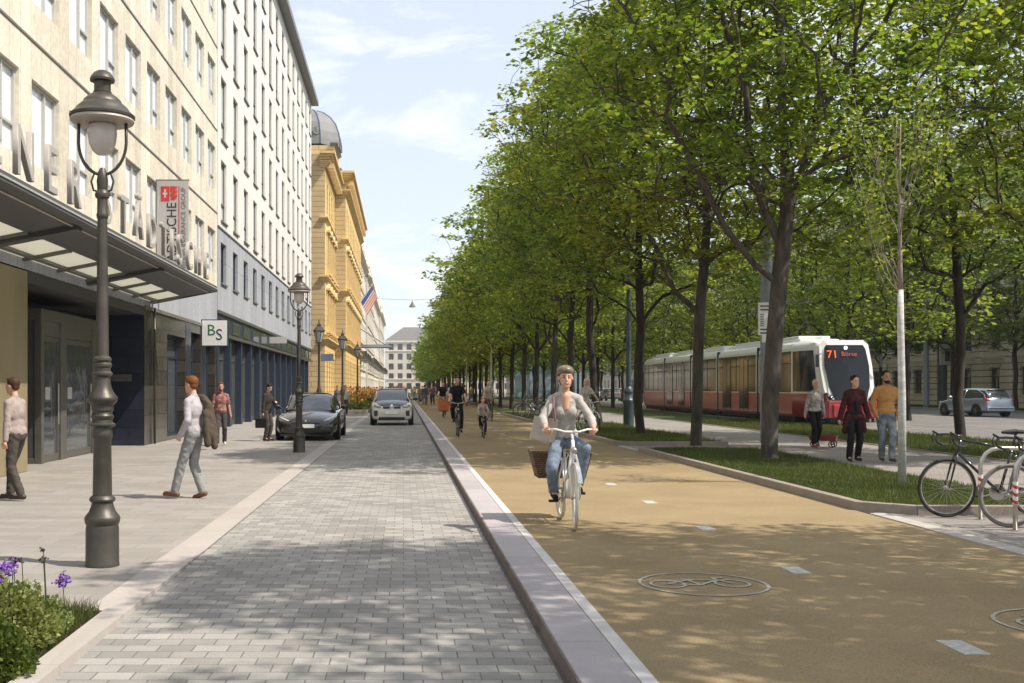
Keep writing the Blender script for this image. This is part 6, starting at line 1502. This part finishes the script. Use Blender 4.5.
def rider(label, blabel, loc, rz, H=1.76, sc=1., crank=R(20), cargo=False, **kw):
    bk, pd = bicycle(blabel, loc, rz, 'city', kw.pop('paint', M['blackgloss']), crank_a=crank, scale=sc, cargo=cargo)
    kk = H/1.75; q = sc/kk
    person(label, loc, rz, H, pelvis=(0,-.26*q,1.03*q), lean=kw.pop('lean', 8), hands={1:(.27*q,.19*q,1.10*q), -1:(-.27*q,.19*q,1.10*q)}, elbow={1:(.7,-.5,-.6), -1:(-.7,-.5,-.6)},
        feet={s:((pd[s].x+s*.04)*q, (pd[s].y-.06)*q, pd[s].z*q+.10) for s in (1,-1)}, knee={1:(.2,1,.3), -1:(-.2,1,.3)}, toe={1:(0,1,-.2), -1:(0,1,-.2)}, curl=1.4, voxel=.014, **kw)
rider('man in black shirt and shorts cycling towards the viewer further down the lane', 'dark bicycle ridden by the black shirted man', (1.68, 33.6, .10), math.pi, 1.76, crank=R(110), top=BLK, top_len='short', bottom=BLK, shoes=BLK, hair=HAIRD, hair_style='short')
rider('small child in a striped top riding a small bicycle on the lane', 'small child bicycle on the lane', (2.40, 32.6, .10), math.pi, 1.12, sc=.66, crank=R(60), top=cloth('top_striped', (.42,.30,.26), .25, scale=20), top_len='long', bottom=BLK, hair=HAIRB, helmet=mat('helmet_child', (.30,.12,.08), .5), child=True)
rider('adult in a pale shirt cycling behind the small child', 'bicycle ridden by the adult behind the child', (3.9, 49.3, .10), math.pi+.1, 1.76, crank=R(70), top=cloth('shirt_sand', (.42,.36,.29), .15), top_len='short', bottom=cloth('trousers_rust', (.18,.08,.06)), hair=HAIRD)
rider('person in black riding the cargo bicycle in the distance', 'cargo bicycle with an orange front box', (2.05, 56, .10), math.pi, 1.72, cargo=True, crank=R(80), top=BLK, top_len='short', bottom=DGREY, hair=HAIRD)
rider('light dressed woman on a bicycle half hidden behind the helmeted woman', 'bicycle of the light dressed woman beside the trunk', (6.15, 35.9, .10), math.pi+.25, 1.66, crank=R(30), top=cloth('dress_light', (.55,.50,.42), .3, scale=9), top_len='short', bottom=cloth('skirt_light', (.5,.47,.38), .3), hair=HAIRW, hair_style='bob', female=True, paint=M['white'])
# walkers on the path
person('woman with short blond hair in a patterned blouse pulling a small red wagon', (10.28, 27.0, .10), R(186), 1.70, lean=4, feet={1:(.08,.12,.10), -1:(-.08,-.12,.12)}, hands={1:(.24,-.04,.84), -1:(-.27,-.02,.84)}, female=True, top=cloth('blouse_pattern', (.22,.17,.16), .3, scale=16, col2=(.62,.56,.52)), top_len='long', bottom=BLK, shoes=mat('shoe_red', (.2,.05,.04), .6), hair=HAIRW, voxel=.012)
person('dark haired woman in a long maroon cardigan and dark leggings walking on the path', (9.14, 21.9, .10), R(176), 1.74, lean=1, feet={1:(.12,.06,.10), -1:(-.10,-.12,.10)}, hands={1:(.30,.02,.86), -1:(-.27,.08,.90)}, female=True, top=BLK, top_len='none', coat=cloth('cardigan_maroon', (.055,.014,.016), .3), coat_len=.30, bottom=BLK, shoes=M['black'], hair=HAIRD, hair_style='bun', head_yaw=12, skin=SKIN, voxel=.010, smile=True)
person('bearded man in an orange sweater and worn jeans walking with hands in his pockets', (9.78, 21.9, .10), R(172), 1.84, lean=-1, feet={1:(.05,-.10,.10), -1:(-.06,.16,.10)}, hands={1:(.20,.09,.90), -1:(-.20,.09,.90)}, elbow={1:(1,-.6,0), -1:(-1,-.6,0)}, top=cloth('sweater_orange', (.42,.21,.075), .14), top_len='long', bottom=JEANSD, shoes=mat('shoe_dk', (.05,.035,.03), .5), hair=HAIRD, hair_style='bun', beard=HAIRD, skin=SKIN2, head_yaw=8, build=1.12, voxel=.010)
def wagon():
    t = thing('handcart', 'small red wagon with four wheels behind the blond woman', 'wagon', (10.62, 27.3, .10), R(60)); t.scale = (.72,.72,.72)
    b = MB(); b.add([(-.22,-.42,.24),(.22,-.42,.24),(.22,.42,.24),(-.22,.42,.24),(-.25,-.45,.42),(.25,-.45,.42),(.25,.45,.42),(-.25,.45,.42)], [(0,3,2,1),(0,1,5,4),(1,2,6,5),(2,3,7,6),(3,0,4,7)]); o = b.build('tray', mat('wagon_red', (.22,.04,.03), .5, var=.2), t); q = o.modifiers.new('t', 'SOLIDIFY'); q.thickness = .02
    for sx in (-1, 1):
        for sy in (-.3, .3): b = MB(); b.torus((sx*.24,sy,.12), (1,0,0), .10, .018, 20, 6); b.cyl((sx*.22,sy,.12),(sx*.26,sy,.12),.03,n=8); b.cyl((sx*.24,sy,.03),(sx*.24,sy,.21),.006,n=4); b.cyl((sx*.24,sy-.09,.12),(sx*.24,sy+.09,.12),.006,n=4); b.build('wheel', M['black'], t, smooth=True)
    b = MB(); b.cyl((-.24,.3,.12),(.24,.3,.12),.01,n=6); b.cyl((-.24,-.3,.12),(.24,-.3,.12),.01,n=6); b.tube([(0,.42,.25),(-.02,.62,.5),(-.05,.72,.86)], .010, 6); b.build('pull_bar', M['black'], t)
wagon()

# ---------------------------------------------------------------- parked bicycles and racks on the right
bicycle('black racing bicycle leaning at the first hoop with its thin black tyre to the left', (6.32+.56, 12.56, .095), R(90), 'race', M['blackgloss'], crank_a=R(-20), group='racing bicycles parked at the hoops')
bicycle('grey racing bicycle with pale tyres parked between the hoops', (6.54+.56, 11.66, .095), R(91), 'race', M['cargrey'], mat('tyre_grey', (.16,.145,.13), .7), crank_a=R(35), group='racing bicycles parked at the hoops')
bicycle('dark bicycle at the right edge of the photo by the second hoop', (6.68+.56, 10.95, .095), R(89), 'race', M['blackgloss'], mat('tyre_dark', (.03,.02,.02), .7), crank_a=R(80), group='racing bicycles parked at the hoops')
def hoop(x, y, label):
    t = thing('bicycle_rack', label, 'bicycle rack', (x, y, .09), 0, 'metal hoops for bicycles')
    b = MB(); w, h, r_ = .78, .82, .20
    pts = [(0,0,0),(0,0,h-r_)]+[(r_-r_*math.cos(a), 0, h-r_+r_*math.sin(a)) for a in (R(22),R(45),R(68),R(90))]+[(w-r_+r_*math.sin(a), 0, h-r_+r_*math.cos(a)) for a in (0,R(22),R(45),R(68),R(90))]+[(w,0,0)]
    b.tube(pts, .024, 12); b.build('hoop', M['steel'], t, smooth=True)
    b = MB()
    for xx in (0, w): b.lathe([(.0265,.28),(.0265,.52)], (xx,0,0), 14)
    s = b.build('band', M['white'], t, smooth=True, auto=40)
    for xx in (0, w):
        b = MB()
        for z in (.30,.38,.46):
            pr = []
            n = 14; vs = []
            for k_ in range(n):
                a = 2*math.pi*k_/n; off = .018*math.sin(a); vs.append((xx+.0275*math.cos(a), .0275*math.sin(a), z+off)); 
            for k_ in range(n):
                a = 2*math.pi*k_/n; off = .018*math.sin(a); vs.append((xx+.0275*math.cos(a), .0275*math.sin(a), z+.035+off))
            b.add(vs, [(i, (i+1) % n, n+(i+1) % n, n+i) for i in range(n)])
        b.build('red_stripe', M['red'], t, smooth=True)
    b = MB()
    for xx in (0, w): b.lathe([(.06,0),(.06,.008),(.03,.012)], (xx,0,0), 14)
    b.build('foot_plate', M['steel'], t)
hoop(6.60, 12.35, 'left metal bicycle hoop with red and white bands, beside the black racing bicycle')
hoop(6.47, 11.42, 'middle metal bicycle hoop with red and white bands, beside the grey racing bicycle')
hoop(6.62, 10.45, 'nearest metal bicycle hoop just outside the right edge')
# distant parked bicycles by the trunks
for i, (x, y) in enumerate(((6.5, 53.0), (6.4, 54.4))):
    bicycle(['city bicycle parked between trunks left of the helmeted woman, front one', 'city bicycle parked between trunks left of the helmeted woman, rear one'][i], (x, y, .14), R(80), 'city', M['cargrey'], group='bicycles parked between the trunks')

# ---------------------------------------------------------------- flower bed and distant crowd
def far_bed(name, x0, x1, y0, y1, h, col, seed, n, label):
    r2 = np.random.default_rng(seed); t = thing(name, label, 'flower bed', (x0, y0, 0))
    b = MB(); b.box(0, x1-x0, 0, y1-y0, 0, .25); b.build('planter', M['kerbgrey'], t, bevel=.02)
    for nm, m, k_, zz in (('foliage', MS2, n, (.2,.75)), ('blossom', col, int(n*.4), (.55,1.0))):
        C = np.stack([r2.uniform(.0, x1-x0, k_), r2.uniform(0, y1-y0, k_), h*r2.uniform(zz[0], zz[1], k_)*(1+.25*np.sin(np.arange(k_)))], 1)
        d = r2.normal(0, 1, (k_, 3)); d /= np.linalg.norm(d, axis=1)[:,None]; e = np.cross(d, r2.normal(0, 1, (k_, 3))); e /= np.linalg.norm(e, axis=1)[:,None]; s = r2.uniform(.07, .16, (k_, 1))
        V = np.zeros((k_, 4, 3)); V[:,0] = C; V[:,1] = C+d*s*.5+e*s*.5; V[:,2] = C+d*s; V[:,3] = C+d*s*.5-e*s*.5
        me = np_mesh(nm, V.reshape(-1,3), 4); me.materials.append(m); inst(nm, me, t)
OB = mat_leaf('blossom_orange', (.34,.13,.03), (.52,.27,.06), (.58,.42,.12), tr=.3); PB = mat_leaf('blossom_pink', (.42,.12,.10), (.5,.2,.12), (.55,.3,.2), tr=.3)
far_bed('planter', -3.9, -2.2, 66, 88, 1.35, OB, 1, 5200, 'planter full of tall orange and yellow flowers behind the black car')
far_bed('planter', -3.6, -2.1, 95, 125, 1.2, PB, 2, 3200, 'further planter of pink and orange flowers beside the road')
far_bed('planter', -1.9, .6, 150, 175, 1.6, OB, 3, 2600, 'distant mass of orange flowers where the road ends')
protos = []
cols = [((.5,.45,.4),DGREY,HAIRB),((.12,.1,.12),JEANS,HAIRD),((.45,.1,.08),BLK,HAIRW),((.6,.56,.5),GREY,HAIRD),((.1,.16,.3),DGREY,HAIRB),((.45,.28,.15),JEANS,HAIRD)]
for i, (c, bt, hr) in enumerate(cols):
    sp = [(-3.35,62,0),(-4.3,70,0),(-4.6,84,0),(-2.0,92,0),(2.6,96,.1),(4.6,90,.1)][i]
    p_, *_ = person(['person in a light top standing before the orange flower bed', 'person in dark clothes walking near the orange flower bed', 'blond person in a red top on the left pavement in the distance', 'person in a pale shirt walking beside the far planter', 'person in a blue top on the lane far behind the cargo bicycle', 'person in a brown top on the lane far behind the cargo bicycle'][i], sp, rg.uniform(2.4, 3.9), 1.74, feet={1:(.1,.14,.1), -1:(-.1,-.14,.12)}, top=cloth('crowd_top%d' % i, c), top_len='long' if i % 2 else 'short', bottom=bt, hair=hr, voxel=.024, group='people in the far distance')
    protos.append(p_)
for i in range(90):
    z = rg.choice([0, 0, .1]); y = 90+170*rg.random()**1.3; x = rg.uniform(-4.8, .6) if z == 0 else rg.uniform(1.5, 9.5)
    if z and 5.4 < x < 8.6: z = .15
    dup(protos[i % 6], (x, y, z), rg.uniform(0, 6.28), 'small distant pedestrian in the crowd at the end of the street')
# ---------------------------------------------------------------- sky, sun, camera
w = bpy.data.worlds.new('World'); SC.world = w; w.use_nodes = True; nt = w.node_tree; nt.nodes.clear()
out = nt.nodes.new('ShaderNodeOutputWorld'); bg = nt.nodes.new('ShaderNodeBackground'); nt.links.new(bg.outputs[0], out.inputs[0])
EL, AZ = R(53), R(112)      # azimuth clockwise from +Y
sky = nt.nodes.new('ShaderNodeTexSky'); sky.sky_type = 'NISHITA'; sky.sun_disc = False; sky.sun_elevation = EL; sky.sun_rotation = AZ; sky.air_density = 1.0; sky.dust_density = 1.2; sky.ozone_density = 1.0; sky.altitude = 100
tc = nt.nodes.new('ShaderNodeTexCoord'); sp = nt.nodes.new('ShaderNodeSeparateXYZ'); nt.links.new(tc.outputs['Generated'], sp.inputs[0])
# clouds on a plane overhead: direction divided by height
ad = nt.nodes.new('ShaderNodeMath'); ad.operation = 'ADD'; ad.inputs[1].default_value = .12; nt.links.new(sp.outputs[2], ad.inputs[0])
dx = nt.nodes.new('ShaderNodeMath'); dx.operation = 'DIVIDE'; nt.links.new(sp.outputs[0], dx.inputs[0]); nt.links.new(ad.outputs[0], dx.inputs[1])
dy = nt.nodes.new('ShaderNodeMath'); dy.operation = 'DIVIDE'; nt.links.new(sp.outputs[1], dy.inputs[0]); nt.links.new(ad.outputs[0], dy.inputs[1])
cb = nt.nodes.new('ShaderNodeCombineXYZ'); nt.links.new(dx.outputs[0], cb.inputs[0]); nt.links.new(dy.outputs[0], cb.inputs[1])
nz = nt.nodes.new('ShaderNodeTexNoise'); nz.inputs['Scale'].default_value = 1.7; nz.inputs['Detail'].default_value = 9; nz.inputs['Roughness'].default_value = .62; nz.inputs['Distortion'].default_value = .5
nt.links.new(cb.outputs[0], nz.inputs['Vector'])
rp = nt.nodes.new('ShaderNodeValToRGB'); rp.color_ramp.elements[0].position = .50; rp.color_ramp.elements[0].color = (.50,.50,.50,1); rp.color_ramp.elements[1].position = .66; rp.color_ramp.elements[1].color = (.92,.92,.92,1)
nt.links.new(nz.outputs['Fac'], rp.inputs[0])
mx = nt.nodes.new('ShaderNodeMix'); mx.data_type = 'RGBA'; nt.links.new(rp.outputs[0], mx.inputs[0]); nt.links.new(sky.outputs[0], mx.inputs[6]); mx.inputs[7].default_value = (7.0,7.2,7.5,1)
nt.links.new(mx.outputs[2], bg.inputs[0]); bg.inputs[1].default_value = .125
sl = bpy.data.lights.new('sun', 'SUN'); sl.energy = 4.2; sl.angle = R(.5); sl.color = (1, .92, .80)
so = bpy.data.objects.new('sun', sl); COL.objects.link(so)
d = Vector((math.sin(AZ)*math.cos(EL), math.cos(AZ)*math.cos(EL), math.sin(EL)))
so.rotation_euler = (-d).to_track_quat('-Z', 'Y').to_euler(); so.location = d*50+Vector((0,0,10))
cam = bpy.data.cameras.new('camera'); co = bpy.data.objects.new('camera', cam); COL.objects.link(co)
co.location = (0, 0, CZ); co.rotation_euler = (R(90), 0, 0); cam.sensor_width = 36; cam.lens = F_/1024*36
cam.shift_x = (512-VX)/1024; cam.shift_y = (HY-341.5)/1024; cam.clip_start = .1; cam.clip_end = 3000
SC.camera = co
vs = SC.view_settings; vs.view_transform = 'Standard'; vs.look = 'None'; vs.exposure = 0.5; vs.gamma = 1.0; vs.use_curve_mapping = False
SC.cycles.max_bounces = 6; SC.cycles.diffuse_bounces = 3; SC.cycles.transmission_bounces = 4; SC.cycles.glossy_bounces = 3; SC.cycles.sample_clamp_indirect = 6
SC.cycles.use_denoising = True
# ---------------------------------------------------------------- summer haze
b = MB(); b.box(-340, 340, -60, 900, -1.02, 60); hz = b.build('haze', NT('haze_empty').m); hz['kind'] = 'stuff'
k = NT('haze_air'); pv_ = k.n('ShaderNodeVolumePrincipled'); pv_.inputs['Density'].default_value = .0003; pv_.inputs['Color'].default_value = (.97,.97,.98,1); pv_.inputs['Anisotropy'].default_value = .3
k.l(pv_.outputs[0], k.out.inputs['Volume']); hz.data.materials.clear(); hz.data.materials.append(k.m)
SC.cycles.volume_bounces = 0; SC.cycles.volume_step_rate = 10
